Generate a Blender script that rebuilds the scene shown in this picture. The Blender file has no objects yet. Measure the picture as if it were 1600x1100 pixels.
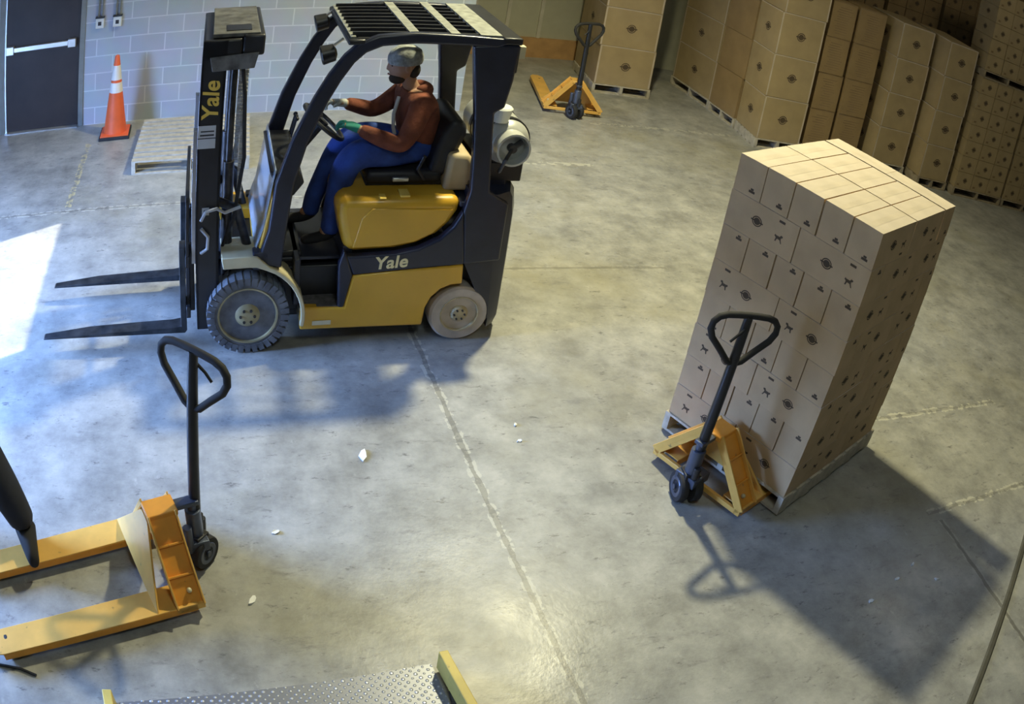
import bpy, bmesh, math, random
from mathutils import Vector, Matrix, Euler
random.seed(7)
SC = bpy.context.scene
COL = SC.collection
PI = math.pi
R = math.radians

# ------------------------------------------------------------------ camera
# wide security-camera lens, 3.4 m up, looking down into the warehouse bay
cam = bpy.data.cameras.new('camera')
camo = bpy.data.objects.new('camera', cam); COL.objects.link(camo)
cam.sensor_width = 36; cam.sensor_fit = 'HORIZONTAL'; cam.clip_start = .05; cam.clip_end = 200
cam.type = 'PANO'
cam.panorama_type = 'FISHEYE_LENS_POLYNOMIAL'
cam.fisheye_fov = PI
for i, k in enumerate([0, 3.06237217e-02, -1.15517827e-04, 1.76162357e-05, -2.37008757e-07]):
    setattr(cam, 'fisheye_polynomial_k%d' % i, -k)
_r, _u, _f = [Vector(v) for v in ((0.947131, -0.283632, 0.149986), (0.040407, 0.56919, 0.821212), (0.318292, 0.771735, -0.550559))]
_m = Matrix((_r, _u, -_f)).transposed().to_4x4(); _m.translation = (0, 0, 3.37467)
camo.matrix_world = _m
SC.camera = camo

# ------------------------------------------------------------------ view
vs = SC.view_settings
vs.view_transform = 'Standard'; vs.look = 'None'; vs.gamma = 1; vs.use_curve_mapping = False
vs.exposure = 0.25

# ------------------------------------------------------------------ sky, sun and lamps
W = bpy.data.worlds.new('sky'); SC.world = W; W.use_nodes = True
bg = W.node_tree.nodes['Background']; bg.inputs[1].default_value = 78.0
_wt = W.node_tree; _tc = _wt.nodes.new('ShaderNodeTexCoord'); _sx = _wt.nodes.new('ShaderNodeSeparateXYZ'); _rp = _wt.nodes.new('ShaderNodeValToRGB')
_wt.links.new(_tc.outputs['Generated'], _sx.inputs[0]); _wt.links.new(_sx.outputs[2], _rp.inputs[0]); _wt.links.new(_rp.outputs[0], bg.inputs[0])
_rp.color_ramp.elements[0].position = .165; _rp.color_ramp.elements[0].color = (.006, .007, .01, 1)      # buildings along the skyline
_rp.color_ramp.elements[1].position = .19; _rp.color_ramp.elements[1].color = (.27, .47, 1, 1)
def light(name, kind, loc, energy, color, size=.3, size_y=None, aim=None, spread=None):
    l = bpy.data.lights.new(name, kind); l.energy = energy; l.color = color
    if kind == 'AREA':
        l.size = size
        if size_y: l.shape = 'RECTANGLE'; l.size_y = size_y
        if spread: l.spread = spread
    elif kind == 'POINT': l.shadow_soft_size = size
    o = bpy.data.objects.new(name, l); COL.objects.link(o); o.location = loc
    if aim is not None: o.rotation_euler = (Vector(aim)-Vector(loc)).to_track_quat('-Z', 'Y').to_euler()
    return o
sun = bpy.data.lights.new('sun', 'SUN'); sun.energy = 9.5; sun.angle = R(.6); sun.color = (1, .97, .86)
suno = bpy.data.objects.new('sun', sun); COL.objects.link(suno)
_a, _e = R(24), R(37.7)
suno.rotation_euler = Vector((math.cos(_a)*math.cos(_e), math.sin(_a)*math.cos(_e), -math.sin(_e))).to_track_quat('-Z', 'Y').to_euler()
hb_ = light('bay_and_fill_lamp', 'SPOT', (2.85, 6.2, 5.6), 1420, (1, .93, .58), .13, aim=(2.75, 5.6, 0))  # the bay lamp proper; the area lamps below are added fill
hb_.data.shadow_soft_size = .13; hb_.data.spot_size = R(142); hb_.data.spot_blend = 1.0
light('bay_and_fill_lamp', 'AREA', (.9, .3, 5.7), 42, (.88, 1, .94), 1.0, 1.0, aim=(1.2, 1.6, 0))  # unseen fill lamp added to brighten the camera end
light('bay_and_fill_lamp', 'AREA', (9.0, 5.0, 5.8), 30, (1, .92, .68), 1.2, 1.2, aim=(7.4, 5.2, 0))  # added soft fill for the right-hand side, no known fixture
light('bay_and_fill_lamp', 'AREA', (-1.5, 8.0, 5.8), 14, (.9, .96, 1), 1.2, 1.2, aim=(-1, 7.5, 0))  # weak fill added near the block wall, no known fixture
pt = light('door_daylight', 'AREA', (-4.14, 4.67, 1.25), 1, (1, 1, 1), 2.0, 2.5, aim=(0, 4.67, 1.25))
pt.data.cycles.is_portal = True

# ------------------------------------------------------------------ materials
MATS = {}
def nodes(name):
    m = bpy.data.materials.new(name); m.use_nodes = True; nt = m.node_tree
    return m, nt, nt.nodes['Principled BSDF']
def N(nt, t, **kw):
    n = nt.nodes.new(t)
    for k, v in kw.items():
        if k.startswith('i'): n.inputs[int(k[1:])].default_value = v
        else: setattr(n, k, v)
    return n
def pm(name, c, rough=.5, metal=0, var=.12, scale=6, bump=0, bscale=60, dirt=None, coat=0):
    """plain painted / cast material: colour wanders a little, roughness too"""
    if name in MATS: return MATS[name]
    m, nt, b = nodes(name); L = nt.links.new
    tc = N(nt, 'ShaderNodeTexCoord')
    nz = N(nt, 'ShaderNodeTexNoise'); nz.inputs['Scale'].default_value = scale; nz.inputs['Detail'].default_value = 5
    L(tc.outputs['Object'], nz.inputs['Vector'])
    ramp = N(nt, 'ShaderNodeValToRGB')
    e = ramp.color_ramp.elements
    e[0].position = .3; e[1].position = .7
    e[0].color = tuple(max(0, x*(1-var)) for x in c)+(1,); e[1].color = tuple(min(1, x*(1+var)) for x in c)+(1,)
    L(nz.outputs[0], ramp.inputs[0]); out = ramp.outputs[0]
    if dirt:
        n2 = N(nt, 'ShaderNodeTexNoise'); n2.inputs['Scale'].default_value = dirt[1]; n2.inputs['Detail'].default_value = 8
        L(tc.outputs['Object'], n2.inputs['Vector'])
        r2 = N(nt, 'ShaderNodeValToRGB'); r2.color_ramp.elements[0].position = dirt[2]; r2.color_ramp.elements[1].position = dirt[2]+.12
        L(n2.outputs[0], r2.inputs[0])
        mx = N(nt, 'ShaderNodeMixRGB'); mx.inputs[2].default_value = tuple(dirt[0])+(1,)
        L(r2.outputs[0], mx.inputs[0]); L(out, mx.inputs[1]); out = mx.outputs[0]
    L(out, b.inputs['Base Color'])
    b.inputs['Roughness'].default_value = rough; b.inputs['Metallic'].default_value = metal
    if coat: b.inputs['Coat Weight'].default_value = coat
    if bump:
        n3 = N(nt, 'ShaderNodeTexNoise'); n3.inputs['Scale'].default_value = bscale; n3.inputs['Detail'].default_value = 4
        L(tc.outputs['Object'], n3.inputs['Vector'])
        bp = N(nt, 'ShaderNodeBump'); bp.inputs['Strength'].default_value = bump; bp.inputs['Distance'].default_value = .01
        L(n3.outputs[0], bp.inputs['Height']); L(bp.outputs[0], b.inputs['Normal'])
    MATS[name] = m; return m

def floor_material():
    m, nt, b = nodes('concrete_floor'); L = nt.links.new
    tc = N(nt, 'ShaderNodeTexCoord'); sp = N(nt, 'ShaderNodeSeparateXYZ'); L(tc.outputs['Object'], sp.inputs[0])
    X, Y = sp.outputs[0], sp.outputs[1]
    def val(x):
        return x
    def M(op, a, c=None, d=None):
        n = N(nt, 'ShaderNodeMath', operation=op)
        for i, v in enumerate((a, c, d)):
            if v is None: continue
            if isinstance(v, (int, float)): n.inputs[i].default_value = v
            else: L(v, n.inputs[i])
        return n.outputs[0]
    def noise(s, det=6, rough=.6, stretch=None):
        n = N(nt, 'ShaderNodeTexNoise'); n.inputs['Scale'].default_value = s; n.inputs['Detail'].default_value = det; n.inputs['Roughness'].default_value = rough
        if stretch:
            mp = N(nt, 'ShaderNodeMapping'); mp.inputs['Scale'].default_value = stretch; mp.inputs['Rotation'].default_value = (0, 0, .5)
            L(tc.outputs['Object'], mp.inputs[0]); L(mp.outputs[0], n.inputs['Vector'])
        else: L(tc.outputs['Object'], n.inputs['Vector'])
        return n.outputs[0]
    def ramp(f, stops):
        r = N(nt, 'ShaderNodeValToRGB'); cr = r.color_ramp
        while len(cr.elements) < len(stops): cr.elements.new(.5)
        for e, (p, c) in zip(cr.elements, stops): e.position = p; e.color = tuple(c)+(1,)
        L(f, r.inputs[0]); return r.outputs[0]
    def mix(f, a, c, mode='MIX'):
        n = N(nt, 'ShaderNodeMixRGB', blend_type=mode)
        for i, v in enumerate((f, a, c)):
            if isinstance(v, (int, float)): n.inputs[i].default_value = v
            elif isinstance(v, tuple): n.inputs[i].default_value = v+(1,)
            else: L(v, n.inputs[i])
        return n.outputs[0]
    col = ramp(noise(.9, 8, .62), [(.32, (.22, .22, .205)), (.5, (.33, .33, .31)), (.68, (.44, .44, .41))])
    col = mix(.5, col, ramp(noise(3.5, 9, .7), [(.34, (.15, .15, .145)), (.5, (.34, .34, .32)), (.66, (.55, .54, .50))]))
    # olive stain blotches and dark scuffs from tyres
    col = mix(ramp(noise(.55, 5), [(.52, (0, 0, 0)), (.68, (.6, .6, .6))]), col, (.30, .28, .19))
    col = mix(ramp(noise(2.4, 9, .75, (1, 3.2, 1)), [(.58, (0, 0, 0)), (.70, (.7, .7, .7))]), col, (.15, .15, .148))
    col = mix(ramp(noise(5.0, 7, .7, (2, 1, 1)), [(.62, (0, 0, 0)), (.72, (.45, .45, .45))]), col, (.56, .55, .51))
    col = mix(ramp(noise(7.5, 9, .78, (1, 2.2, 1)), [(.575, (0, 0, 0)), (.66, (.8, .8, .8))]), col, (.10, .10, .10))
    # sawn joints, their filler broken away
    ch = noise(14, 3); ch2 = noise(9, 3); wob = M('MULTIPLY', M('SUBTRACT', noise(6, 4), .5), .035)
    def line(axis, c, lo, hi, slope=0, w=.016):
        a, t = (X, Y) if axis == 'x' else (Y, X)
        d = M('ABSOLUTE', M('ADD', M('SUBTRACT', a, M('ADD', M('MULTIPLY', t, slope), c)), wob))
        inr = M('MULTIPLY', M('GREATER_THAN', t, lo), M('LESS_THAN', t, hi))
        return d, inr
    dark = None; pale = None; yel = None
    def acc(old, new): return new if old is None else M('MAXIMUM', old, new)
    spec = [('x', 1.56, -1, 7.1, -.045, .75, .9, 0), ('y', 7.12, -4, 1.5, 0, .7, 1, 0), ('y', 7.88, 3.0, 3.75, 0, .1, 1.0, 0), ('y', 9.12, 4.2, 6.1, .0, .2, .8, 0),
            ('y', 5.82, 2.0, 3.6, 0, .55, .2, 0), ('y', 3.71, 4.3, 5.95, 0, .5, 1, 0), ('y', 2.62, 4.22, 9, .02, .6, 1, 0), ('x', 4.30, -2, 2.62, 0, 1, .3, 0), ('x', -1.28, 7.2, 8.75, -.02, .3, 1.0, 1)]
    for ax, c, lo, hi, sl, dk, pl, yl in spec:
        d, inr = line(ax, c, lo, hi, sl)
        core = M('MULTIPLY', M('LESS_THAN', d, M('MULTIPLY', ch2, .03)), inr)
        fill = M('MULTIPLY', M('MULTIPLY', M('LESS_THAN', d, M('MULTIPLY', ch, .058)), M('GREATER_THAN', ch, .5)), inr)
        dark = acc(dark, M('MULTIPLY', core, dk))
        if yl: yel = acc(yel, M('MULTIPLY', fill, pl))
        else: pale = acc(pale, M('MULTIPLY', fill, pl))
    col = mix(M('MULTIPLY', pale, .62), col, (.60, .59, .50))
    col = mix(M('MULTIPLY', yel, .8), col, (.55, .48, .26))
    col = mix(M('MULTIPLY', dark, .75), col, (.13, .125, .11))
    L(col, b.inputs['Base Color'])
    rr = ramp(noise(1.6, 7), [(.3, (.27,)*3), (.7, (.50,)*3)]); L(rr, b.inputs['Roughness'])
    bp = N(nt, 'ShaderNodeBump'); bp.inputs['Strength'].default_value = .12; bp.inputs['Distance'].default_value = .01
    L(noise(30, 5), bp.inputs['Height']); L(bp.outputs[0], b.inputs['Normal'])
    return m

def block_material():
    m, nt, b = nodes('painted_block'); L = nt.links.new
    tc = N(nt, 'ShaderNodeTexCoord'); sp = N(nt, 'ShaderNodeSeparateXYZ'); L(tc.outputs['Object'], sp.inputs[0])
    cb = N(nt, 'ShaderNodeCombineXYZ')
    a1 = N(nt, 'ShaderNodeMath', operation='ADD'); a1.inputs[1].default_value = .4064*30+.8738; L(sp.outputs[0], a1.inputs[0])
    a2 = N(nt, 'ShaderNodeMath', operation='ADD'); a2.inputs[1].default_value = .2032*4; L(sp.outputs[2], a2.inputs[0])
    L(a1.outputs[0], cb.inputs[0]); L(a2.outputs[0], cb.inputs[1])
    br = N(nt, 'ShaderNodeTexBrick'); L(cb.outputs[0], br.inputs['Vector'])
    br.offset = .5; br.offset_frequency = 2; br.inputs['Scale'].default_value = 1
    br.inputs['Brick Width'].default_value = .4064; br.inputs['Row Height'].default_value = .2032
    br.inputs['Mortar Size'].default_value = .008; br.inputs['Mortar Smooth'].default_value = .3
    br.inputs['Color1'].default_value = (.45, .50, .57, 1); br.inputs['Color2'].default_value = (.49, .54, .61, 1); br.inputs['Mortar'].default_value = (.66, .71, .77, 1)
    nz = N(nt, 'ShaderNodeTexNoise'); nz.inputs['Scale'].default_value = 3; nz.inputs['Detail'].default_value = 6
    mx = N(nt, 'ShaderNodeMixRGB', blend_type='MULTIPLY'); mx.inputs[0].default_value = .25
    L(tc.outputs['Object'], nz.inputs['Vector']); L(br.outputs[0], mx.inputs[1]); L(nz.outputs[1], mx.inputs[2]); L(mx.outputs[0], b.inputs['Base Color'])
    b.inputs['Roughness'].default_value = .55
    bp = N(nt, 'ShaderNodeBump'); bp.inputs['Strength'].default_value = .25; bp.inputs['Distance'].default_value = .004; bp.invert = True
    L(br.outputs['Fac'], bp.inputs['Height']); L(bp.outputs[0], b.inputs['Normal'])
    return m

def tread_plate_material():
    m, nt, b = nodes('tread_plate_steel'); L = nt.links.new
    tc = N(nt, 'ShaderNodeTexCoord'); mp = N(nt, 'ShaderNodeMapping'); mp.inputs['Rotation'].default_value = (0, 0, .78); L(tc.outputs['Object'], mp.inputs[0])
    ck = N(nt, 'ShaderNodeTexVoronoi'); ck.inputs['Scale'].default_value = 34; ck.inputs['Randomness'].default_value = .12; L(mp.outputs[0], ck.inputs['Vector'])
    rp = N(nt, 'ShaderNodeValToRGB'); rp.color_ramp.elements[0].position = .30; rp.color_ramp.elements[0].color = (1, 1, 1, 1); rp.color_ramp.elements[1].position = .42; rp.color_ramp.elements[1].color = (0, 0, 0, 1)
    L(ck.outputs['Distance'], rp.inputs[0])
    mx = N(nt, 'ShaderNodeMixRGB'); mx.inputs[1].default_value = (.22, .23, .26, 1); mx.inputs[2].default_value = (.62, .64, .70, 1); L(rp.outputs[0], mx.inputs[0]); L(mx.outputs[0], b.inputs['Base Color'])
    b.inputs['Metallic'].default_value = .35; b.inputs['Roughness'].default_value = .4
    bp = N(nt, 'ShaderNodeBump'); bp.inputs['Strength'].default_value = .7; bp.inputs['Distance'].default_value = .004; L(rp.outputs[0], bp.inputs['Height']); L(bp.outputs[0], b.inputs['Normal'])
    return m

def glass_material(name, tint, alpha):
    m, nt, b = nodes(name)
    b.inputs['Base Color'].default_value = tint+(1,); b.inputs['Roughness'].default_value = .15
    b.inputs['Alpha'].default_value = alpha
    return m

M_FLOOR = floor_material(); M_BLOCK = block_material(); M_TREAD = tread_plate_material()
M_CREAM = pm('cream_wall_panel', (.50, .49, .37), .6, var=.05)
M_TANBASE = pm('orange_tan_base', (.50, .29, .12), .6, var=.15)
M_WALL = pm('dull_wall', (.22, .22, .21), .8, var=.05)
M_CEIL = pm('ceiling_paint', (.10, .10, .09), .9, var=.05)
M_DOOR = pm('brown_door_paint', (.032, .022, .018), .5, var=.25, scale=3)
M_FRAME = pm('door_frame_paint', (.22, .23, .21), .45)
M_STEEL = pm('brushed_steel', (.62, .62, .60), .3, .8)
M_PLASTW = pm('white_plastic', (.70, .72, .68), .5)
M_KRAFT = pm('kraft_cardboard', (.54, .385, .215), .8, var=.10, scale=5, bump=.1, bscale=25)
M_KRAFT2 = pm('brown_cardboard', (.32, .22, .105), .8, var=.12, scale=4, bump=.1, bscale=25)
M_KRAFT3 = pm('pale_cardboard', (.40, .305, .165), .8, var=.08, scale=5)
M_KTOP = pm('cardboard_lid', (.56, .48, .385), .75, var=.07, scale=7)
M_INK = pm('dark_carton_ink', (.085, .06, .036), .8, var=.2)
M_INKL = pm('faded_carton_ink', (.25, .17, .09), .8, var=.2)
M_TAPE = pm('packing_tape', (.545, .465, .365), .6)
M_WOOD = pm('pale_pallet_wood', (.50, .455, .36), .8, var=.2, scale=14, bump=.3)
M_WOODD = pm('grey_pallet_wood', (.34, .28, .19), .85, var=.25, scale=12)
M_ORANGE = pm('orange_jack_paint', (.80, .335, .04), .38, var=.1, scale=8, dirt=((.22, .13, .06), 26, .68))
M_YELJACK = pm('yellow_jack_paint', (.78, .445, .10), .38, var=.1, scale=8, dirt=((.22, .15, .06), 26, .68))
M_BLACK = pm('black_paint', (.016, .017, .021), .38, var=.3)
M_BLACKM = pm('black_rubber', (.022, .022, .025), .75, var=.3)
M_NAVY = pm('dark_navy_paint', (.018, .021, .038), .33, var=.25)
M_GREASE = pm('greasy_dark_steel', (.055, .055, .06), .4, .6, var=.4, scale=20)
M_BLUEST = pm('bluish_steel', (.10, .12, .18), .35, .5, var=.3)
M_YEL = pm('forklift_yellow', (.68, .385, .032), .34, var=.08, scale=4, dirt=((.25, .16, .05), 18, .72), coat=.2)
M_CREAMY = pm('worn_cream_paint', (.62, .56, .36), .45, var=.15)
M_TYRE = pm('dusty_tyre_rubber', (.14, .15, .17), .8, var=.35, scale=12)
M_TYREP = pm('pale_worn_tyre', (.50, .43, .345), .8, var=.18, scale=10)
M_RIM = pm('olive_grey_rim', (.38, .33, .185), .5, .1, var=.25)
M_RIMP = pm('tan_rim', (.46, .38, .22), .5, var=.25, scale=15)
M_TANK = pm('tank_paint', (.50, .51, .48), .35, .2, var=.15)
M_VINYL = pm('black_vinyl', (.02, .02, .024), .5, var=.3)
M_TAN = pm('tan_cover', (.50, .40, .24), .6, var=.15)
M_GOLD = pm('gold_lettering', (.82, .56, .10), .4, var=.05)
M_CREAML = pm('cream_lettering', (.85, .75, .42), .4, var=.05)
M_LABEL = pm('label_paper', (.52, .53, .53), .5, var=.1)
M_SKIN = pm('skin', (.34, .19, .12), .55, var=.08)
M_RUST = pm('rust_brown_fleece', (.165, .045, .022), .9, var=.3, scale=14, bump=.3)
M_JEANS = pm('blue_denim', (.022, .058, .27), .85, var=.4, scale=9, bump=.2)
M_DARKC = pm('dark_trousers', (.016, .019, .03), .85, var=.3)
M_GREEN = pm('green_glove_knit', (.02, .24, .19), .8, var=.2)
M_GREYCAP = pm('grey_knit', (.30, .32, .31), .9, var=.35, scale=30, bump=.4)
M_HAIR = pm('dark_hair', (.02, .014, .01), .8)
M_BEARD = pm('dark_beard', (.035, .022, .016), .9)
M_SHOE = pm('black_shoe', (.013, .013, .015), .85)
M_CONE = pm('cone_orange', (.80, .13, .035), .5, var=.1)
M_CONEW = pm('reflective_white', (.80, .76, .70), .4, var=.05)
M_PLEX = glass_material('reflection_tinted_windscreen', (.62, .72, .85), .62)  # milky blue base colour stands for a reflection on the sheet
M_YELB = pm('yellow_guard_paint', (.72, .55, .13), .5, var=.12, dirt=((.3, .22, .1), 20, .66))
M_PAPER = pm('white_paper', (.85, .85, .82), .7, var=.03)
M_EYE = pm('eye_dark', (.02, .015, .01), .3)

# ------------------------------------------------------------------ mesh helpers
class MB:
    def __init__(s): s.v = []; s.f = []; s.mi = []; s.m = 0; s.xf = None
    def mat(s, i): s.m = i; return s
    def add(s, vs_, fs):
        b = len(s.v)
        for p in vs_:
            p = Vector(p)
            s.v.append(s.xf @ p if s.xf is not None else p)
        for f in fs: s.f.append([b+i for i in f]); s.mi.append(s.m)
    def box(s, lo, hi, rot=None, piv=None):
        x0, y0, z0 = lo; x1, y1, z1 = hi
        p = [Vector(q) for q in ((x0, y0, z0), (x1, y0, z0), (x1, y1, z0), (x0, y1, z0), (x0, y0, z1), (x1, y0, z1), (x1, y1, z1), (x0, y1, z1))]
        if rot is not None:
            c = Vector(piv) if piv is not None else sum(p, Vector())/8
            p = [c + rot @ (q-c) for q in p]
        s.add(p, [(0, 3, 2, 1), (4, 5, 6, 7), (0, 1, 5, 4), (1, 2, 6, 5), (2, 3, 7, 6), (3, 0, 4, 7)])
        return s
    def prism(s, pts, a, b, axis='y'):
        n = len(pts)
        def P(u, v, w): return {'y': (u, w, v), 'z': (u, v, w), 'x': (w, u, v)}[axis]
        vs_ = [P(u, v, a) for u, v in pts]+[P(u, v, b) for u, v in pts]
        fs = [list(range(n)), list(range(2*n-1, n-1, -1))]+[(i, i+n, (i+1) % n+n, (i+1) % n) for i in range(n)]
        s.add(vs_, fs); return s
    def strip(s, outer, inner, a, b):
        """band between two polylines of equal length in the xz plane, thick from y=a to y=b"""
        s.prism(list(outer)+list(inner)[::-1], a, b)
        return s
    def tube(s, pts, r, n=10, caps=True, flat=1.0):
        pts = [Vector(p) for p in pts]; rs = r if isinstance(r, (list, tuple)) else [r]*len(pts)
        rings = []; up = None
        for i, p in enumerate(pts):
            d = (pts[min(i+1, len(pts)-1)]-pts[max(i-1, 0)]).normalized()
            if up is None:
                up = Vector((0, 0, 1)) if abs(d.z) < .9 else Vector((1, 0, 0))
            u = d.cross(up).normalized(); w = u.cross(d).normalized(); up = w
            rings.append([p+rs[i]*(math.cos(2*PI*k/n)*u+flat*math.sin(2*PI*k/n)*w) for k in range(n)])
        vs_ = [q for g in rings for q in g]; fs = []
        for i in range(len(rings)-1):
            for k in range(n): fs.append((i*n+k, i*n+(k+1) % n, (i+1)*n+(k+1) % n, (i+1)*n+k))
        if caps: fs.append(list(range(n))[::-1]); fs.append([len(vs_)-n+k for k in range(n)])
        s.add(vs_, fs); return s
    def cyl(s, a, b, r, n=20, r2=None): return s.tube([a, b], [r, r if r2 is None else r2], n)
    def lathe(s, prof, c=(0, 0, 0), axis='z', n=28, closed=False):
        """prof: list of (radius, height)"""
        vs_ = []; fs = []; c = Vector(c)
        for r_, h in prof:
            for k in range(n):
                t = 2*PI*k/n; x, y = r_*math.cos(t), r_*math.sin(t)
                vs_.append(c+Vector({'z': (x, y, h), 'y': (x, h, y), 'x': (h, x, y)}[axis]))
        m = len(prof)
        for i in range(m-1 if not closed else m):
            j = (i+1) % m
            for k in range(n): fs.append((i*n+k, i*n+(k+1) % n, j*n+(k+1) % n, j*n+k))
        if not closed: fs.append(list(range(n))[::-1]); fs.append([(m-1)*n+k for k in range(n)])
        s.add(vs_, fs); return s
    def ball(s, c, r, n=14, m=10):
        c = Vector(c); r = Vector(r) if not isinstance(r, (int, float)) else Vector((r, r, r))
        vs_ = [c+Vector((0, 0, r.z))]; fs = []
        for i in range(1, m):
            t = PI*i/m
            for k in range(n):
                p = 2*PI*k/n; vs_.append(c+Vector((r.x*math.sin(t)*math.cos(p), r.y*math.sin(t)*math.sin(p), r.z*math.cos(t))))
        vs_.append(c-Vector((0, 0, r.z)))
        for k in range(n): fs.append((0, 1+k, 1+(k+1) % n))
        for i in range(m-2):
            for k in range(n): fs.append((1+i*n+k, 1+(i+1)*n+k, 1+(i+1)*n+(k+1) % n, 1+i*n+(k+1) % n))
        e = len(vs_)-1
        for k in range(n): fs.append((e, 1+(m-2)*n+(k+1) % n, 1+(m-2)*n+k))
        s.add(vs_, fs); return s
    def mesh(s, name, mats, smooth=False):
        me = bpy.data.meshes.new(name)
        me.from_pydata([tuple(v) for v in s.v], [], s.f)
        for m in (mats if isinstance(mats, (list, tuple)) else [mats]): me.materials.append(m)
        for p, i in zip(me.polygons, s.mi): p.material_index = i
        bm = bmesh.new(); bm.from_mesh(me); bmesh.ops.recalc_face_normals(bm, faces=bm.faces)
        bm.to_mesh(me); bm.free()
        if smooth: smooth_mesh(me)
        return me
    def build(s, name, mats, parent=None, smooth=False, bevel=0, seg=2, sub=0, loc=None, label=None):
        o = bpy.data.objects.new(name, s.mesh(name, mats, smooth)); COL.objects.link(o)
        if parent is not None: o.parent = parent
        if loc is not None: o.location = loc
        if bevel:
            b = o.modifiers.new('bevel', 'BEVEL'); b.width = bevel; b.segments = seg; b.limit_method = 'ANGLE'; b.angle_limit = R(35); b.harden_normals = False
            smooth_mesh(o.data)
        if sub:
            b = o.modifiers.new('sub', 'SUBSURF'); b.levels = sub; b.render_levels = sub
        if label: o['label'] = label
        return o
def smooth_mesh(me, ang=38):
    for p in me.polygons: p.use_smooth = True
    bm = bmesh.new(); bm.from_mesh(me)
    for e in bm.edges:
        if len(e.link_faces) == 2 and e.calc_face_angle(0) > R(ang): e.smooth = False
    bm.to_mesh(me); bm.free()
def tag(o, label, cat, group=None, kind=None):
    o['label'] = label; o['category'] = cat
    if group: o['group'] = group
    if kind: o['kind'] = kind
    return o
def thing(name, label, cat, loc=(0, 0, 0), rz=0, group=None):
    o = bpy.data.objects.new(name, None); COL.objects.link(o); o.location = loc; o.rotation_euler = (0, 0, rz)
    o.empty_display_size = .1
    return tag(o, label, cat, group)
def struct(o): o['kind'] = 'structure'; return o
def copy_tree(o, parent=None):
    c = o.copy(); COL.objects.link(c)
    if parent is not None: c.parent = parent
    for ch in list(o.children): copy_tree(ch, c)
    return c
def text_mesh(body, size, depth=.002):
    cu = bpy.data.curves.new('lettering', 'FONT'); cu.body = body; cu.size = size; cu.extrude = depth; cu.offset = size*.022
    cu.align_x = 'CENTER'; cu.align_y = 'CENTER'; cu.space_character = 1.02
    o = bpy.data.objects.new('lettering', cu); COL.objects.link(o)
    me = bpy.data.meshes.new_from_object(o.evaluated_get(bpy.context.evaluated_depsgraph_get()))
    bpy.data.objects.remove(o); return me
def lettering(body, size, mat, parent, mw, name='lettering', shear=0):
    me = text_mesh(body, size)
    for v in me.vertices: v.co.x += shear*v.co.y
    me.materials.clear(); me.materials.append(mat)
    o = bpy.data.objects.new(name, me); COL.objects.link(o); o.parent = parent; o.matrix_local = mw
    return o

def skin_obj(name, chains, mat, parent, levels=2, root=None, smooth=True):
    """one continuous tapering surface grown over connected bones: chains of (point, radius or (rx, ry))"""
    vs_, es, rd = [], [], []
    def vid(p, r_):
        p = Vector(p)
        for i, q in enumerate(vs_):
            if (q-p).length < 1e-4: return i
        vs_.append(p); rd.append(r_ if isinstance(r_, tuple) else (r_, r_)); return len(vs_)-1
    for ch in chains:
        ids = [vid(p, r_) for p, r_ in ch]
        es += list(zip(ids, ids[1:]))
    me = bpy.data.meshes.new(name); me.from_pydata([tuple(v) for v in vs_], es, [])
    o = bpy.data.objects.new(name, me); COL.objects.link(o)
    o.modifiers.new('skin', 'SKIN')
    if levels:
        sb = o.modifiers.new('sub', 'SUBSURF'); sb.levels = levels; sb.render_levels = levels
    for i, sv in enumerate(me.skin_vertices[0].data):
        sv.radius = rd[i]; sv.use_root = (i == 0)
    bpy.context.view_layer.update()
    m2 = bpy.data.meshes.new_from_object(o.evaluated_get(bpy.context.evaluated_depsgraph_get()))
    bpy.data.objects.remove(o)
    m2.materials.clear(); m2.materials.append(mat)
    for p in m2.polygons: p.use_smooth = True
    o = bpy.data.objects.new(name, m2); COL.objects.link(o)
    if parent is not None: o.parent = parent
    return o
def join_into(o, mb, mat_index_offset=0):
    """adds the shapes of an MB to the mesh of an object, as one mesh"""
    me2 = mb.mesh('tmp', [], True); bm = bmesh.new(); bm.from_mesh(o.data); bm.from_mesh(me2); bm.to_mesh(o.data); bm.free()
    bpy.data.meshes.remove(me2)
def jitter(n): return random.uniform(-n, n)
ORD = ['topmost', 'second', 'third', 'fourth', 'fifth', 'sixth', 'seventh', 'bottom']

# ================================================================== THE BUILDING
f = MB().box((-6, -3, -.2), (15, 16, 0)); struct(f.build('floor', M_FLOOR))
w = MB()                                             # painted block wall with the door opening
w.box((-4.4, 9.35, 0), (-2.68, 9.6, 6.2)); w.box((-1.66, 9.35, 0), (2.72, 9.6, 6.2)); w.box((-2.68, 9.35, 2.13), (-1.66, 9.6, 6.2))
struct(w.build('wall_back', M_BLOCK))
struct(MB().box((2.50, 9.6, 0), (2.72, 12.0, 6.2)).build('wall_return', M_WALL))
w = MB(); w.box((2.5, 11.85, 0), (15, 12.1, 6.2))
struct(w.build('wall_far', M_CREAM))
w = MB()
for x in (2.95, 3.42, 3.9, 4.38): w.box((x, 11.82, .28), (x+.05, 11.85, 6.2))
struct(w.build('trim_1', pm('pale_cream_trim', (.60, .57, .47), .6)))
struct(MB().box((2.72, 11.79, 0), (6, 11.85, .3)).build('baseboard_far', M_TANBASE))
struct(MB().box((-4.4, -3, 0), (-4.2, 3.68, 6.2)).box((-4.4, 5.66, 0), (-4.2, 9.35, 6.2)).box((-4.4, 3.68, 2.5), (-4.2, 5.66, 6.2)).build('wall_left', M_WALL))
struct(MB().box((13.5, -3, 0), (13.7, 12, 6.2)).build('wall_right', M_WALL))
struct(MB().box((-4.4, -2.4, 0), (13.7, -2.2, 6.2)).build('wall_front', M_WALL))
struct(MB().box((-4.5, -2.5, 6.2), (13.8, 12.2, 6.4)).build('ceiling', M_CEIL))
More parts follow.
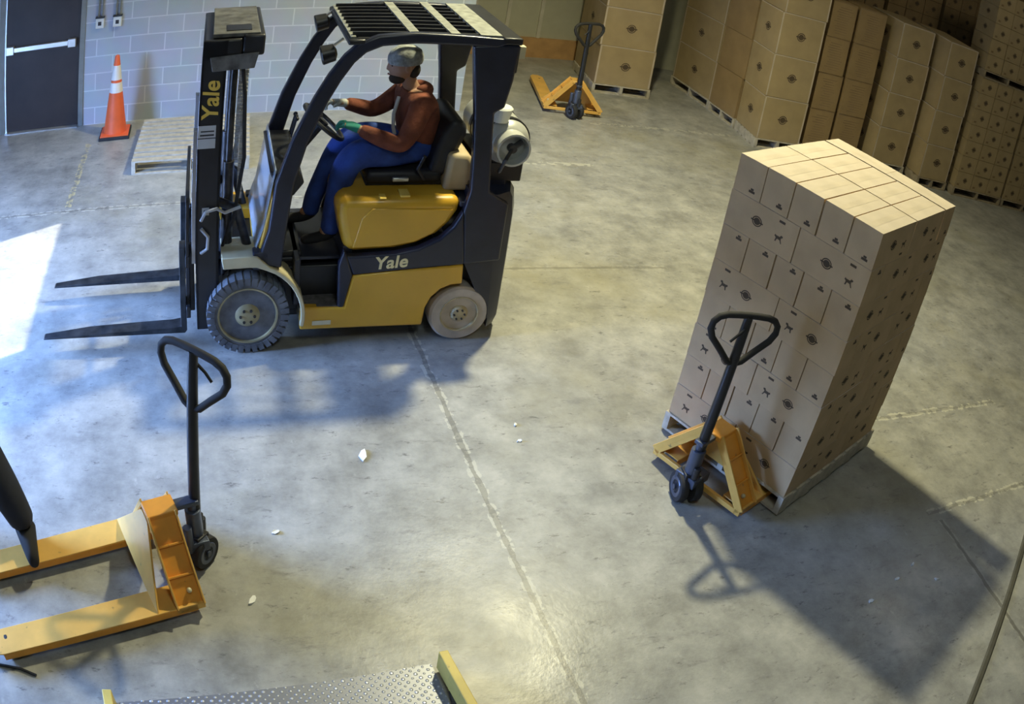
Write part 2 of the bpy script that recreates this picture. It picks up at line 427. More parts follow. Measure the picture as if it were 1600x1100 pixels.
d = MB().box((-2.66, 9.37, .012), (-1.70, 9.415, 2.10)).build('door_1', M_DOOR, bevel=.004); struct(d)
MB().box((-2.62, 9.325, .985), (-1.78, 9.37, 1.045)).box((-2.64, 9.31, .965), (-2.54, 9.37, 1.065)).box((-1.84, 9.31, .965), (-1.74, 9.37, 1.065)).build('push_bar', M_STEEL, d, bevel=.006)
fr = MB().box((-2.74, 9.335, 0), (-2.67, 9.45, 2.14)).box((-1.695, 9.335, 0), (-1.63, 9.45, 2.14)).box((-2.74, 9.335, 2.10), (-1.63, 9.45, 2.18))
struct(fr.build('trim_2', M_FRAME, bevel=.004))
struct(MB().box((-2.67, 9.30, 0), (-1.70, 9.45, .012)).build('trim_3', pm('aluminium_sill', (.5, .5, .48), .35, .6)))

def switch_box(x, label):
    t = thing('switch_box', label, 'electrical box', (x, 9.35, 1.21), 0, 'electrical boxes beside the door')
    MB().box((-.05, -.045, -.06), (.05, 0, .06)).build('box_body', M_PLASTW, t, bevel=.004)
    MB().box((-.02, -.05, -.025), (.02, -.045, .02)).build('cover_plate', M_GREASE, t)
    MB().box((-.055, -.05, .058), (.055, 0, .075)).build('hood', M_BLACK, t)
    MB().cyl((-.022, -.02, .07), (-.022, -.02, 4.9), .010, 8).build('conduit', M_FRAME, t)
    MB().cyl((.026, -.02, .07), (.026, -.02, 4.9), .010, 8).build('conduit', M_FRAME, t)
switch_box(-1.455, 'small white electrical box with conduits, the one nearer the door')
switch_box(-1.245, 'small white electrical box with conduits, the one farther from the door')

# ------------------------------------------------------------------ traffic cone
t = thing('traffic_cone', 'tall orange traffic cone with two white bands against the block wall', 'traffic cone', (-1.17, 8.95, 0), R(2))
b = MB(); b.box((-.18, -.18, 0), (.18, .18, .035)); b.build('base', M_BLACKM, t, bevel=.008)
MB().box((-.165, -.165, .035), (.165, .165, .046)).build('base_cover', M_CONE, t, bevel=.003)
def cr(z): return .135-(z-.04)*(.135-.026)/.87
c = MB(); c.lathe([(cr(.04), .04), (cr(.3), .3), (cr(.6), .6), (cr(.9), .9), (.018, .912)], n=32); c.build('cone_body', M_CONE, t, smooth=True)
for z0, z1 in ((.50, .61), (.64, .80)):
    MB().lathe([(cr(z0)+.002, z0), (cr(z1)+.002, z1)], n=32).build('reflective_band', M_CONEW, t, smooth=True)

# ------------------------------------------------------------------ pallets
def make_pallet(name, label, loc, rz, L=1.2, Wd=1.0, h=.13, mat=None, slats=9, group=None, deck=True, kids=True):
    """deck boards run along local x (length L), stringers along local y; origin at the centre on the floor"""
    mat = mat or M_WOOD
    t = thing(name, label, 'pallet', loc, rz, group)
    if kids:
        for x in (-L/2+.02, 0, L/2-.02):
            MB().box((x-.02, -Wd/2, .016), (x+.02, Wd/2, h-.016)).build('stringer', mat, t)
        a = MB(); n = slats; bw = Wd/n*.70
        for i in range(n):
            y = -Wd/2+bw/2+i*(Wd-bw)/(n-1)
            a.box((-L/2, y-bw/2, h-.016), (L/2, y+bw/2, h+jitter(.001)))
        a.build('top_deck', mat, t)
        a = MB()
        for i in range(5):
            y = -Wd/2+.05+i*(Wd-.1)/4
            a.box((-L/2, y-.045, 0), (L/2, y+.045, .016))
        a.build('bottom_deck', mat, t)
    return t
make_pallet('wooden_pallet', 'empty pale wooden pallet lying flat before the block wall', (-.25, 8.37, 0), R(-1), 1.18, 1.16, .14, M_WOOD, 10)

# ------------------------------------------------------------------ cartons
def oval_mark(b, P, U, V, nrm, w, h):
    """oval emblem printed on a carton face: dark ring, pale gap, dark heart with a pale bar across"""
    P, U, V, nrm = Vector(P), Vector(U), Vector(V), Vector(nrm)
    def ring(ro, ri, k=20, e=.0010):
        o_ = [P+nrm*e+U*w*ro*math.cos(2*PI*i/k)+V*h*ro*math.sin(2*PI*i/k) for i in range(k)]
        i_ = [P+nrm*e+U*w*ri*math.cos(2*PI*i/k)+V*h*ri*math.sin(2*PI*i/k) for i in range(k)]
        b.add(o_+i_, [(i, (i+1) % k, k+(i+1) % k, k+i) for i in range(k)])
    ring(.5, .40); ring(.33, .0)
    q = [P+nrm*.0012+U*w*a+V*h*c for a, c in ((-.62, -.07), (.62, -.07), (.62, .07), (-.62, .07))]
    b.add(q, [(0, 1, 2, 3)])
def hound_mark(b, P, U, V, nrm, s, flip=1):
    """small four-legged silhouette"""
    P, U, V, nrm = Vector(P), Vector(U), Vector(V), Vector(nrm)
    pts = [(-.5, .1), (-.42, .28), (-.3, .2), (.12, .2), (.26, .42), (.5, .36), (.46, .2), (.3, .12), (.34, -.1), (.5, -.42), (.38, -.42), (.2, -.12), (-.12, -.1), (-.22, -.42), (-.36, -.42), (-.3, -.05)]
    b.add([P+nrm*.0010+U*s*a*flip+V*s*c for a, c in pts], [list(range(len(pts)))])
def rect_mark(b, P, U, V, nrm, w, h):
    P, U, V, nrm = Vector(P), Vector(U), Vector(V), Vector(nrm)
    b.add([P+nrm*.0010+U*w*a+V*h*c for a, c in ((-.5, -.5), (.5, -.5), (.5, .5), (-.5, .5))], [(0, 1, 2, 3)])
BL, BW, BH = .476, .188, .2145
def small_carton_mesh(flip, low):
    """printed case: long sides carry the oval and the silhouette, the ends one small mark"""
    g = .0028; x, y, z = BL/2-g, BW/2-g, BH-g*.6
    b = MB()
    b.add([(-x, -y, 0), (x, -y, 0), (x, y, 0), (-x, y, 0), (-x, -y, z), (x, -y, z), (x, y, z), (-x, y, z)],
          [(0, 3, 2, 1), (0, 1, 5, 4), (1, 2, 6, 5), (2, 3, 7, 6), (3, 0, 4, 7)])
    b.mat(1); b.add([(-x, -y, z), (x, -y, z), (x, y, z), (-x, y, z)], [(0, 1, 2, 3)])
    b.mat(3); b.add([(-x, -.022, z+.0006), (x, -.022, z+.0006), (x, .022, z+.0006), (-x, .022, z+.0006)], [(0, 1, 2, 3)])
    b.mat(2)
    for s in (-1, 1):
        n = (0, s, 0); U = (-s, 0, 0); V = (0, 0, 1); y0 = s*y
        def at(u, v): return (-s*u, y0, v)
        oval_mark(b, at(-.03*flip, BH*.52), U, V, n, .066, .06)
        hound_mark(b, at(.125*flip, BH*.42), U, V, n, .055, flip)
        rect_mark(b, at(.125*flip, BH*(.14 if low else .86)), U, V, n, .04, .014)
        n = (s, 0, 0); U = (0, s, 0); x0 = s*x
        zc = BH*(.16 if low else .82)
        rect_mark(b, (x0, s*.03, zc), U, V, n, .040, .014); rect_mark(b, (x0, s*.03, zc+.014), U, V, n, .020, .012)
    me = b.mesh('carton', [M_KRAFT, M_KTOP, M_INK, M_TAPE, M_INKL]); return me
CM = {(f_, l_): small_carton_mesh(f_, l_) for f_ in (-1, 1) for l_ in (0, 1)}

# the big stack on the jack: eight layers, each of ten cartons lengthwise and two across, turned about in turn
SX, SY, SA = 2.664, 3.843, R(-66.26)
SU = Vector((math.cos(SA), math.sin(SA), 0)); SN = Vector((-math.sin(SA), math.cos(SA), 0))
SW, SD = 5*.190, 2*.481+.190
def stack_pt(a, c, z=0): return Vector((SX, SY, 0))+SU*a+SN*c+Vector((0, 0, z))
PZ = .147
pal = make_pallet('wooden_pallet', 'pale wooden pallet under the tall carton stack, lifted by the pallet jack', tuple(stack_pt(SW/2, SD/2+.01, .014)), SA, .97, 1.19, .132, M_WOOD, 8)
pos5 = ['leftmost', 'second from left', 'middle', 'second from right', 'rightmost']
pos2 = ['left', 'right']
GS = 'printed cartons of the tall stack on the pallet jack'
def carton(me, loc, rz, label, group):
    o = bpy.data.objects.new('carton', me); COL.objects.link(o); o.location = loc; o.rotation_euler = (0, 0, rz); return tag(o, label, 'carton', group)
LAY = ['top layer', 'second layer down', 'third layer down', 'fourth layer down', 'fifth layer down', 'sixth layer down', 'seventh layer down', 'bottom layer']
for L_ in range(8):                                  # 0 = top layer
    z = PZ+(7-L_)*BH; ends_front = L_ % 2 == 0
    flip = -1 if L_ in (3, 5, 7) else 1; low = 1 if L_ in (0, 4) else 0
    me = CM[(flip, low)]
    rows = [('ends', 0), ('ends', 1), ('long', 2)] if ends_front else [('long', 0), ('ends', 1), ('ends', 2)]
    c = 0
    for kind, ri in rows:
        where = ['front', 'middle', 'back'][ri]
        if kind == 'ends':
            for k in range(5):
                if where == 'middle' and 0 < k < 4 and L_ > 0: continue      # walled in by the others
                p = stack_pt((k+.5)*.190+jitter(.0015), c+.2405+jitter(.002), z)
                carton(me, p, SA+PI/2+jitter(.004), 'narrow carton end, %s, %s row, %s, jacked stack' % (pos5[k], where, LAY[L_]), GS)
            c += .481+(.010 if L_ == 0 and ri == 1 else 0)
        else:
            for k in range(2):
                p = stack_pt((k+.5)*.475+jitter(.0015), c+.095+jitter(.002), z)
                carton(me, p, SA+(0 if ri == 0 else PI)+jitter(.004), 'wide printed carton, %s half, %s row, %s, jacked stack' % (pos2[k], where, LAY[L_]), GS)
            c += .190

def big_carton_mesh(w, d, h, mat=M_KRAFT3, kind='logo', seed=0):
    rnd = random.Random(seed); g = .004
    b = MB(); x, y = w/2-g, d/2-g
    b.box((-x, -y, .002), (x, y, h-.003))
    if kind == 'logo':
        b.mat(1)
        for n, U, P in (((0, -1, 0), (1, 0, 0), (0, -y, h*.5)), ((-1, 0, 0), (0, -1, 0), (-x, 0, h*.5)), ((1, 0, 0), (0, 1, 0), (x, 0, h*.5))):
            oval_mark(b, P, U, (0, 0, 1), n, .12, .12)
        b.mat(2); 
        for s in (-1, 1): rect_mark(b, (s*x*.96, -y, h*.5), (1, 0, 0), (0, 0, 1), (0, -1, 0), .02, h*.98)
        rect_mark(b, (-x, 0, h*.985), (0, -1, 0), (0, 0, 1), (-1, 0, 0), d*.97, .014)
        rect_mark(b, (0, -y, h*.985), (1, 0, 0), (0, 0, 1), (0, -1, 0), w*.96, .014)
    elif kind == 'text':
        b.mat(3)
        for n, U, P in (((0, -1, 0), (1, 0, 0), (0, -y, 0)), ((-1, 0, 0), (0, -1, 0), (-x, 0, 0))):
            ww = w if n[1] else d
            zz = h*.12
            while zz < h*.86:
                wl = ww*rnd.uniform(.35, .62)
                rect_mark(b, tuple(Vector(P)+Vector((0, 0, zz))+Vector(U)*rnd.uniform(-.03, .03)), U, (0, 0, 1), n, wl, .009); zz += .034
        b.mat(4); rect_mark(b, (0, -y, h*.985), (1, 0, 0), (0, 0, 1), (0, -1, 0), w*.98, .014)
    elif kind == 'dots':
        b.mat(1)
        for n, U, P in (((0, -1, 0), (1, 0, 0), (.02, -y, h*.5)), ((-1, 0, 0), (0, -1, 0), (-x, 0, h*.5))):
            oval_mark(b, P, U, (0, 0, 1), n, .075, .085)
        b.mat(4); rect_mark(b, (-w*.3, -y, h*.2), (1, 0, 0), (0, 0, 1), (0, -1, 0), .05, .03)
    return b.mesh('carton', [mat, M_INK, M_TAPE, M_INKL, M_INKL])
def plain_pallet(label, x, y, rz, w, d, z=0, mat=None, h=.13):
    """x, y: front left corner on the floor"""
    U = Vector((math.cos(rz), math.sin(rz), 0)); V = Vector((-math.sin(rz), math.cos(rz), 0))
    c = Vector((x, y, z))+U*w/2+V*d/2
    return make_pallet('wooden_pallet', label, tuple(c), rz, w, d, h, mat or M_WOOD, 7, 'pallets under the cartons along the walls')
def column(x, y, rz, w, d, levels, h, what, kind='logo', mat=M_KRAFT3, pallet=True, z0=.132, wob=.012, pl=None):
    """a pile of large cartons, one per level, on its own pallet"""
    U = Vector((math.cos(rz), math.sin(rz), 0)); V = Vector((-math.sin(rz), math.cos(rz), 0))
    if pallet: plain_pallet('%s wooden pallet under the %s' % (pl or 'pale', what), x, y, rz, w+.02, d, 0, M_WOODD if pl == 'dark' else None)
    for k in range(levels):
        me = big_carton_mesh(w, d, h, mat, kind, k+int(x*10))
        c = Vector((x, y, z0+k*h))+U*(w/2+.01)+V*(d/2+.01)+U*jitter(wob)+V*jitter(wob*.6)
        nm = ['bottom', 'second lowest', 'third lowest', 'fourth lowest', 'fifth lowest', 'sixth lowest'][k]
        o = carton(me, tuple(c), rz+jitter(.008), 'large tan carton, %s of the %s' % (nm, what), 'large cartons stacked along the walls')
AX = R(90-3)
column(4.68, 10.32, R(-7), .77, 1.05, 5, .55, 'pile behind the far pallet jack', pl='pale')
column(6.22, 11.12, R(-90+3.5), 1.02, 1.0, 5, .57, 'first pile of the row facing the aisle', mat=M_KRAFT3)
column(6.27, 10.06, R(-90+3.5), .62, .66, 5, .57, 'unprinted second pile of the aisle row', kind='plain', mat=M_KRAFT2)
column(6.27, 8.80, R(-5), .66, .60, 5, .58, 'third pile standing at the row corner', mat=M_KRAFT3)
column(7.0, 8.80, R(-5), .40, .76, 4, .52, 'narrow pile with printed lines', kind='text', mat=M_KRAFT2)
column(7.47, 8.76, R(-5), .45, .76, 4, .52, 'wider neighbour pile with printed lines', kind='text', mat=M_KRAFT2)
column(8.08, 8.56, R(-6), .61, .80, 4, .52, 'pile just behind the jacked stack', mat=M_KRAFT3)
column(8.76, 8.22, R(-7), .57, .90, 4, .52, 'pile beside the small cartons', mat=M_KRAFT3, pl='dark')

# piles of small dotted cartons at the far right, in two tiers
HA = R(-8)
HU = Vector((math.cos(HA), math.sin(HA), 0)); HV = Vector((-math.sin(HA), math.cos(HA), 0))
dot_me = big_carton_mesh(.35, .45, .25, M_KRAFT3, 'dots', 3)
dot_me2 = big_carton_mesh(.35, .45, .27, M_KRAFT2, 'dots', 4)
COLN = ['left', 'middle', 'right']; ROWN = ['lowest', 'second', 'third', 'fourth', 'fifth', 'sixth', 'seventh', 'eighth']
def dotted(x, y, z0, ncol, nrow, me, w, h, d, what, ang=HA, skip=()):
    U = Vector((math.cos(ang), math.sin(ang), 0)); V = Vector((-math.sin(ang), math.cos(ang), 0))
    for r_ in range(nrow):
        for c_ in range(ncol):
            p = Vector((x, y, z0+r_*h))+U*((c_+.5)*(w+.004)+.01)+V*(d/2+.01+jitter(.006))
            o = carton(me, tuple(p), ang+jitter(.006), 'dotted carton, %s column, %s row up, %s' % (COLN[c_], ROWN[r_], what), 'small dotted cartons in the far right corner')
hx, hy = 9.42, 8.06
for i, nm in enumerate(('first dotted pile', 'second dotted pile')):
    p = Vector((hx, hy, 0))+HU*i*1.12
    plain_pallet('dark wooden pallet under the %s on the floor' % nm, p.x, p.y, HA, 1.08, 1.0, 0, M_WOODD)
    dotted(p.x, p.y, .132, 3, 7, dot_me, .35, .25, .45, nm)
    plain_pallet('dark wooden pallet on top of the %s' % nm, p.x, p.y, HA, 1.08, 1.0, .132+7*.25, M_WOODD, .12)
    dotted(p.x, p.y, .132+7*.25+.122, 3, 5, dot_me, .35, .25, .45, 'tier above the %s' % nm)
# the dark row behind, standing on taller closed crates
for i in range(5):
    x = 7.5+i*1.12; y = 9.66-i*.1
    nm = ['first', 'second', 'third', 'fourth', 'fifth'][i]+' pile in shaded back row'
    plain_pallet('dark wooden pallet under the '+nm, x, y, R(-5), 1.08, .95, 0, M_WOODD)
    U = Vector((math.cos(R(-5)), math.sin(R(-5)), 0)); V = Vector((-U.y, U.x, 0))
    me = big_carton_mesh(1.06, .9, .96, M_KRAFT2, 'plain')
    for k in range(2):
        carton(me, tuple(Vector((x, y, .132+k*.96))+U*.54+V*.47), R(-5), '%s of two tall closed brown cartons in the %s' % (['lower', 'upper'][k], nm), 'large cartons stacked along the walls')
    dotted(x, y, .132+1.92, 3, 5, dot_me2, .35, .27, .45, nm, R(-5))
# ================================================================== PALLET JACKS
def rotz(a): return Matrix.Rotation(a, 4, 'Z')
def pallet_jack(name, label, loc, rz, psi, lean, side=0, top=.085, flen=1.17, cbody=None, cside=None, loop_w=.2):
    """local +x runs from the pump to the fork tips; psi turns the steered wheels and handle"""
    cbody = cbody or M_YELJACK; cside = cside or M_ORANGE
    t = thing(name, label, 'pallet jack', loc, rz, None)
    for s in (-1, 1):
        y0, y1 = sorted((s*.18, s*.34))
        b = MB()
        b.add([(-.06, y0, top-.007), (flen-.12, y0, top-.007), (flen, y0+.045, top-.022), (flen, y1-.045, top-.022), (flen-.12, y1, top-.007), (-.06, y1, top-.007),
               (-.06, y0, top), (flen-.12, y0, top), (flen, y0+.045, top-.015), (flen, y1-.045, top-.015), (flen-.12, y1, top), (-.06, y1, top)],
              [(0, 1, 2, 3, 4, 5), (11, 10, 9, 8, 7, 6), (0, 6, 7, 1), (1, 7, 8, 2), (2, 8, 9, 3), (3, 9, 10, 4), (4, 10, 11, 5), (5, 11, 6, 0)])
        b.mat(1).box((-.06, y0, top-.05), (flen-.12, y0+.007, top-.007)).box((-.06, y1-.007, top-.05), (flen-.12, y1, top-.007))
        fk = b.build('fork', [cbody, cside], t, bevel=.003)
        MB().cyl((flen-.16, (y0+y1)/2-.045, .04), (flen-.16, (y0+y1)/2+.045, .04), .038, 18).build('load_roller', M_BLACKM, fk, smooth=True)
        b = MB().box((.15, (y0+y1)/2-.012, .03), (flen-.2, (y0+y1)/2+.012, top-.012)).build('push_rod', M_GREASE, fk)
    # A-shaped bulkhead: two sloping channel arms meeting at the top
    for s in (-1, 1):
        b = MB()
        a = Vector((0, s*.045, .43)); e = Vector((0, s*.335, .075)); d = (e-a); n = Vector((0, -d.z*s, d.y*s)).normalized()*.012
        if n.z < 0: n = -n
        def q(x0, x1, o0, o1, mi):
            pts = []
            for o_ in (o0, o1):
                for P in (a, e):
                    for x in (x0, x1): pts.append(P+n/0.012*o_+Vector((x, 0, 0)))
            b.mat(mi); b.add(pts, [(0, 1, 3, 2), (4, 6, 7, 5), (0, 4, 5, 1), (2, 3, 7, 6), (0, 2, 6, 4), (1, 5, 7, 3)])
        q(-.10, .055, -.008, 0, 0); q(.045, .055, 0, .028, 1); q(-.10, -.090, -.03, .028, 1)
        for fr_ in (.33, .66):
            P = a.lerp(e, fr_); 
            b.mat(0); b.add([P+Vector((x, 0, 0))+n/.012*o_+d.normalized()*l for x in (-.09, .045) for o_ in (0, .016) for l in (-.006, .006)], [(0, 1, 3, 2), (4, 6, 7, 5), (0, 4, 5, 1), (2, 3, 7, 6), (0, 2, 6, 4), (1, 5, 7, 3)])
        b.mat(1); P0 = a.lerp(e, .86)
        b.box((-.10, min(s*.30, s*.340), .045), (.055, max(s*.30, s*.340), .085))
        b.build('bulkhead_arm', [cside, cbody], t, bevel=.003)
        MB().ball(tuple(P0+Vector((-.04, 0, .02))), .014, 10, 6).build('grease_cap', M_CREAMY, t)
    g = MB()
    g.add([(.16, -.34, top), (.16, .34, top), (.058, .05, .40), (.058, -.05, .40), (.15, -.34, top-.01), (.15, .34, top-.01), (.048, .05, .39), (.048, -.05, .39)],
          [(0, 1, 2, 3), (7, 6, 5, 4), (0, 4, 5, 1), (1, 5, 6, 2), (2, 6, 7, 3), (3, 7, 4, 0)])
    g.build('gusset_plate', cbody, t, bevel=.003)
    MB().box((-.10, -.31, .045), (-.075, .31, .078)).build('cross_bar', cbody, t, bevel=.003)
    MB().box((-.11, -.06, .402), (.055, .06, .436)).build('top_cap', cside, t, bevel=.006)
    # pump
    px_ = -.20
    b = MB(); b.box((px_-.05, -.07, .13), (px_+.10, .07, .19)); b.cyl((px_, 0, .10), (px_, 0, .36), .042, 18); b.cyl((px_+.055, .05, .15), (px_+.055, .05, .30), .024, 14)
    b.cyl((px_, 0, .36), (px_, 0, .42), .024, 14); b.box((px_-.03, -.03, .40), (.0, .03, .425)); b.build('pump', M_BLUEST, t, bevel=.004)
    b = MB(); b.xf = Matrix.Translation((px_, 0, 0)) @ rotz(psi)
    for s in (-1, 1): b.lathe([(.03, s*.045-.024), (.088, s*.045-.024), (.092, s*.045-.018), (.092, s*.045+.018), (.088, s*.045+.024), (.03, s*.045+.024)], (0, 0, .092), 'y', 30)
    wv = b.build('steer_wheel', M_BLACKM, t, smooth=True)
    b = MB(); b.xf = Matrix.Translation((px_, 0, 0)) @ rotz(psi)
    for s in (-1, 1): b.lathe([(.0, s*.07-.001), (.04, s*.07-.001), (.06, s*.07+s*.0015), (.065, s*.068)], (0, 0, .092), 'y', 24)
    b.cyl((0, -.08, .092), (0, .08, .092), .015, 12); b.box((-.03, -.012, .09), (.03, .012, .17)); b.build('wheel_hub', M_BLUEST, wv)
    # handle
    hx = px_-.05
    Mh = Matrix.Translation((px_, 0, .17)) @ rotz(psi) @ Matrix.Rotation(side, 4, 'X') @ Matrix.Rotation(lean, 4, 'Y')
    b = MB(); b.xf = Mh; b.box((-.045, -.05, -.03), (.045, .05, .03)); b.box((-.03, -.03, .03), (.03, .03, .15)); b.cyl((-.05, 0, .0), (-.05, 0, .09), .022, 12)
    b.cyl((0, -.062, .0), (0, .062, 0), .014, 12)
    hb = b.build('handle_socket', M_GREASE, t, bevel=.004)
    b = MB(); b.xf = Mh; b.tube([(0, 0, .10), (0, 0, .74), (0, 0, 1.03)], [.031, .028, .024], 12)
    b.build('handle_shaft', M_BLACK, t, smooth=True)
    w_ = loop_w
    half = [(0, .745), (.045, .762), (w_*.55, .83), (w_*.88, .895), (w_*1.0, .945), (w_*.98, .985), (w_*.85, 1.015), (w_*.62, 1.030), (w_*.3, 1.034), (0, 1.035)]
    pts = [(0, y, z) for y, z in half]+[(0, -y, z) for y, z in half[::-1][1:]]
    b = MB(); b.xf = Mh; b.tube(pts, .0185, 10)
    lp = b.build('handle_loop', M_BLACKM, t, smooth=True)
    b = MB(); b.xf = Mh; b.tube([(-.02, .01, .96), (-.03, .05, .93), (-.035, .085, .895)], [.008, .007, .007], 8); b.build('release_lever', M_BLACK, lp, smooth=True)
    return t
pallet_jack('pallet_jack', 'yellow and orange pallet jack with empty forks cut off by the near left corner', (-.36, 3.02, 0), R(198), R(31), R(-6), 0, .088)
pallet_jack('pallet_jack', 'orange pallet jack pushed under the tall carton stack', (2.705, 3.325, 0), R(25), R(60), R(2), R(3.2), .082, 1.17, M_YELJACK, M_ORANGE)
pallet_jack('pallet_jack', 'yellow pallet jack parked in the far aisle before the big cartons', (4.08, 9.46, 0), R(80), R(26), R(0), 0, .088, 1.2, M_YELJACK, M_YELJACK)

# ================================================================== FORKLIFT
FC = Vector((.2087, 5.3029, 0)); FA = R(181.48)
T = thing('forklift', 'yellow and black counterbalance forklift with overhead guard and gas tank', 'forklift', tuple(FC), FA)
YN = .46                                             # the side towards the camera is local +y
def wheel(label, x, y, r, wdt, tyre_m, rim_m, lugs, holes):
    s = 1 if y > 0 else -1
    b = MB(); yo, yi = y, y-s*wdt
    q_ = .74 if lugs else .64; pr = [(r*(q_-.04), yo-s*.012), (r*q_, yo-s*.002), (r*.90, yo), (r*.97, yo-s*.015), (r*.985, (yo+yi)/2), (r*.97, yi+s*.015), (r*.9, yi), (r*.6, yi)]
    b.lathe(pr, (x, 0, r), 'y', 48)
    if lugs:
        for k in range(lugs):
            a = 2*PI*k/lugs; b.xf = Matrix.Translation((x, 0, r)) @ Matrix.Rotation(a, 4, 'Y')
            b.box((-.017, min(yo-s*.10, yo+s*.004), r*.80), (.017, max(yo-s*.10, yo+s*.004), r*.998)); b.box((-.03, min(yi, yi+s*.07), r*.9), (.002, max(yi, yi+s*.07), r*.995))
        b.xf = None
    ty = b.build('wheel', tyre_m, T, smooth=True, label=label)
    b = MB(); b.lathe([(r*q_, yo-s*.02), (r*(q_-.01), yo+s*.003), (r*(q_-.05), yo+s*.001), (r*(q_-.08), yo-s*.035), (r*.36, yo-s*.045), (r*.30, yo-s*.012), (r*.22, yo+s*.004), (r*.10, yo+s*.006), (.001, yo+s*.006)], (x, 0, r), 'y', 40)
    b.mat(1)
    for k in range(holes):
        a = 2*PI*(k+.3)/holes
        b.lathe([(.001, yo-s*.039), (r*.075, yo-s*.039)], (x+r*.51*math.cos(a), 0, r+r*.51*math.sin(a)), 'y', 12)
    for k in range(6):
        a = 2*PI*k/6; b.cyl((x+r*.17*math.cos(a), yo, r+r*.17*math.sin(a)), (x+r*.17*math.cos(a), yo+s*.014, r+r*.17*math.sin(a)), r*.035, 6)
    rm = b.build('rim', [rim_m, M_GREASE], ty, smooth=True)
    return ty
wheel('dusty blue-grey front tyre with tread blocks', 0, .455, .272, .17, M_TYRE, M_RIM, 34, 6)
wheel('dusty blue-grey front tyre with tread blocks', 0, -.455, .272, .17, M_TYRE, M_RIM, 34, 6)
wheel('pale worn smooth rear tyre', -1.385, .45, .205, .13, M_TYREP, M_RIMP, 0, 0)
wheel('pale worn smooth rear tyre', -1.385, -.45, .205, .13, M_TYREP, M_RIMP, 0, 0)
MB().cyl((0, -.4, .272), (0, .4, .272), .05, 14).box((-.1, -.2, .12), (.08, .2, .4)).build('front_axle', M_GREASE, T)
MB().cyl((-1.385, -.4, .205), (-1.385, .4, .205), .04, 14).build('rear_axle', M_GREASE, T)
# chassis and lower side panels
MB().box((-1.1, -.40, .12), (-.36, .40, .30)).box((-1.30, -.30, .2), (-.2, .30, .52)).box((-.36, -.28, .15), (.12, .28, .62)).build('chassis', M_BLACK, T, bevel=.01)
low = [(-.34, .313), (-.62, .300), (-.664, .527), (-1.366, .577), (-1.374, .437), (-1.30, .432), (-1.235, .402), (-1.18, .345), (-1.150, .27), (-1.138, .14), (-.34, .15)]
for s in (1, -1): MB().prism(low, s*.40, s*YN).build('side_panel', M_YEL, T, bevel=.012)
MB().box((-.62, -.445, .285), (-.335, .445, .308)).build('step_plate', pm('scuffed_step', (.16, .15, .15), .5, .2, var=.5, scale=20), T)
for s in (1, -1):
    MB().prism([(-.42, s*.462), (-.42, s*.466), (-.54, s*.466), (-.54, s*.462)], .185, .215, 'z').build('handhold_slot', M_CREAMY, T)
# step well, floor and cowl
MB().box((-.66, -.40, .30), (-.60, .40, .70)).box((-.34, -.40, .30), (-.30, .40, .62)).box((-.64, -.40, .56), (-.05, .30, .585)).box((-.62, -.06, .3), (-.32, -.04, .58)).build('floor_plate', M_NAVY, T, bevel=.006)
MB().prism([(-.10, .60), (-.045, .60), (-.10, .86), (-.14, 1.06), (-.20, 1.06), (-.20, .95), (-.16, .70)], -.41, .41).build('cowl', M_YEL, T, bevel=.012)
MB().prism([(-.155, 1.12), (-.12, 1.20), (-.30, 1.20), (-.34, 1.12), (-.28, 1.04), (-.20, 1.0)], -.36, .36).build('dashboard', M_BLACK, T, bevel=.012)
# front fenders: flat nose then an arc over the wheel
for s in (1, -1):
    out, inn = [(.171, .700), (.0, .702), (-.06, .695)], [(.158, .622), (.0, .624), (-.055, .622)]
    for k in range(11):
        a = R(112+k*(192-112)/10); out.append((.372*math.cos(a), .262+.372*math.sin(a)*1.04)); inn.append((.345*math.cos(a), .262+.345*math.sin(a)*1.03))
    MB().strip(out, inn, s*.20, s*.475).build('fender', M_CREAMY if s == 1 else M_YEL, T, bevel=.006)
for s in (1, -1): MB().box((-.13, min(s*.38, s*.46), .60), (-.03, max(s*.38, s*.46), .72)).build('guard_foot', M_NAVY, T, bevel=.008)
# hood (seat deck): rounded yellow box with a swept rear lower edge
hood = [(-.612, .668), (-.67, .664), (-.916, .672), (-1.058, .702), (-1.18, .766), (-1.259, .849), (-1.30, .93), (-1.312, 1.02), (-.60, 1.026), (-.545, .99), (-.553, .90), (-.585, .76)]
hd = MB().prism(hood, -.42, .42).build('hood', M_YEL, T, bevel=.055, seg=4)
ins = [(-.655, .70), (-.90, .705), (-1.04, .73), (-1.15, .785), (-1.22, .86), (-1.26, .95), (-.76, .965), (-.70, .90)]
MB().prism(ins, .415, .428).build('hood_side_panel', M_YEL, hd, bevel=.010)
MB().box((-.84, .35, 1.022), (-.80, .42, 1.030)).build('hood_latch', M_GOLD, hd, bevel=.003)
MB().box((-.99, .30, 1.022), (-.93, .40, 1.036)).build('hood_latch', M_GOLD, hd, bevel=.003)
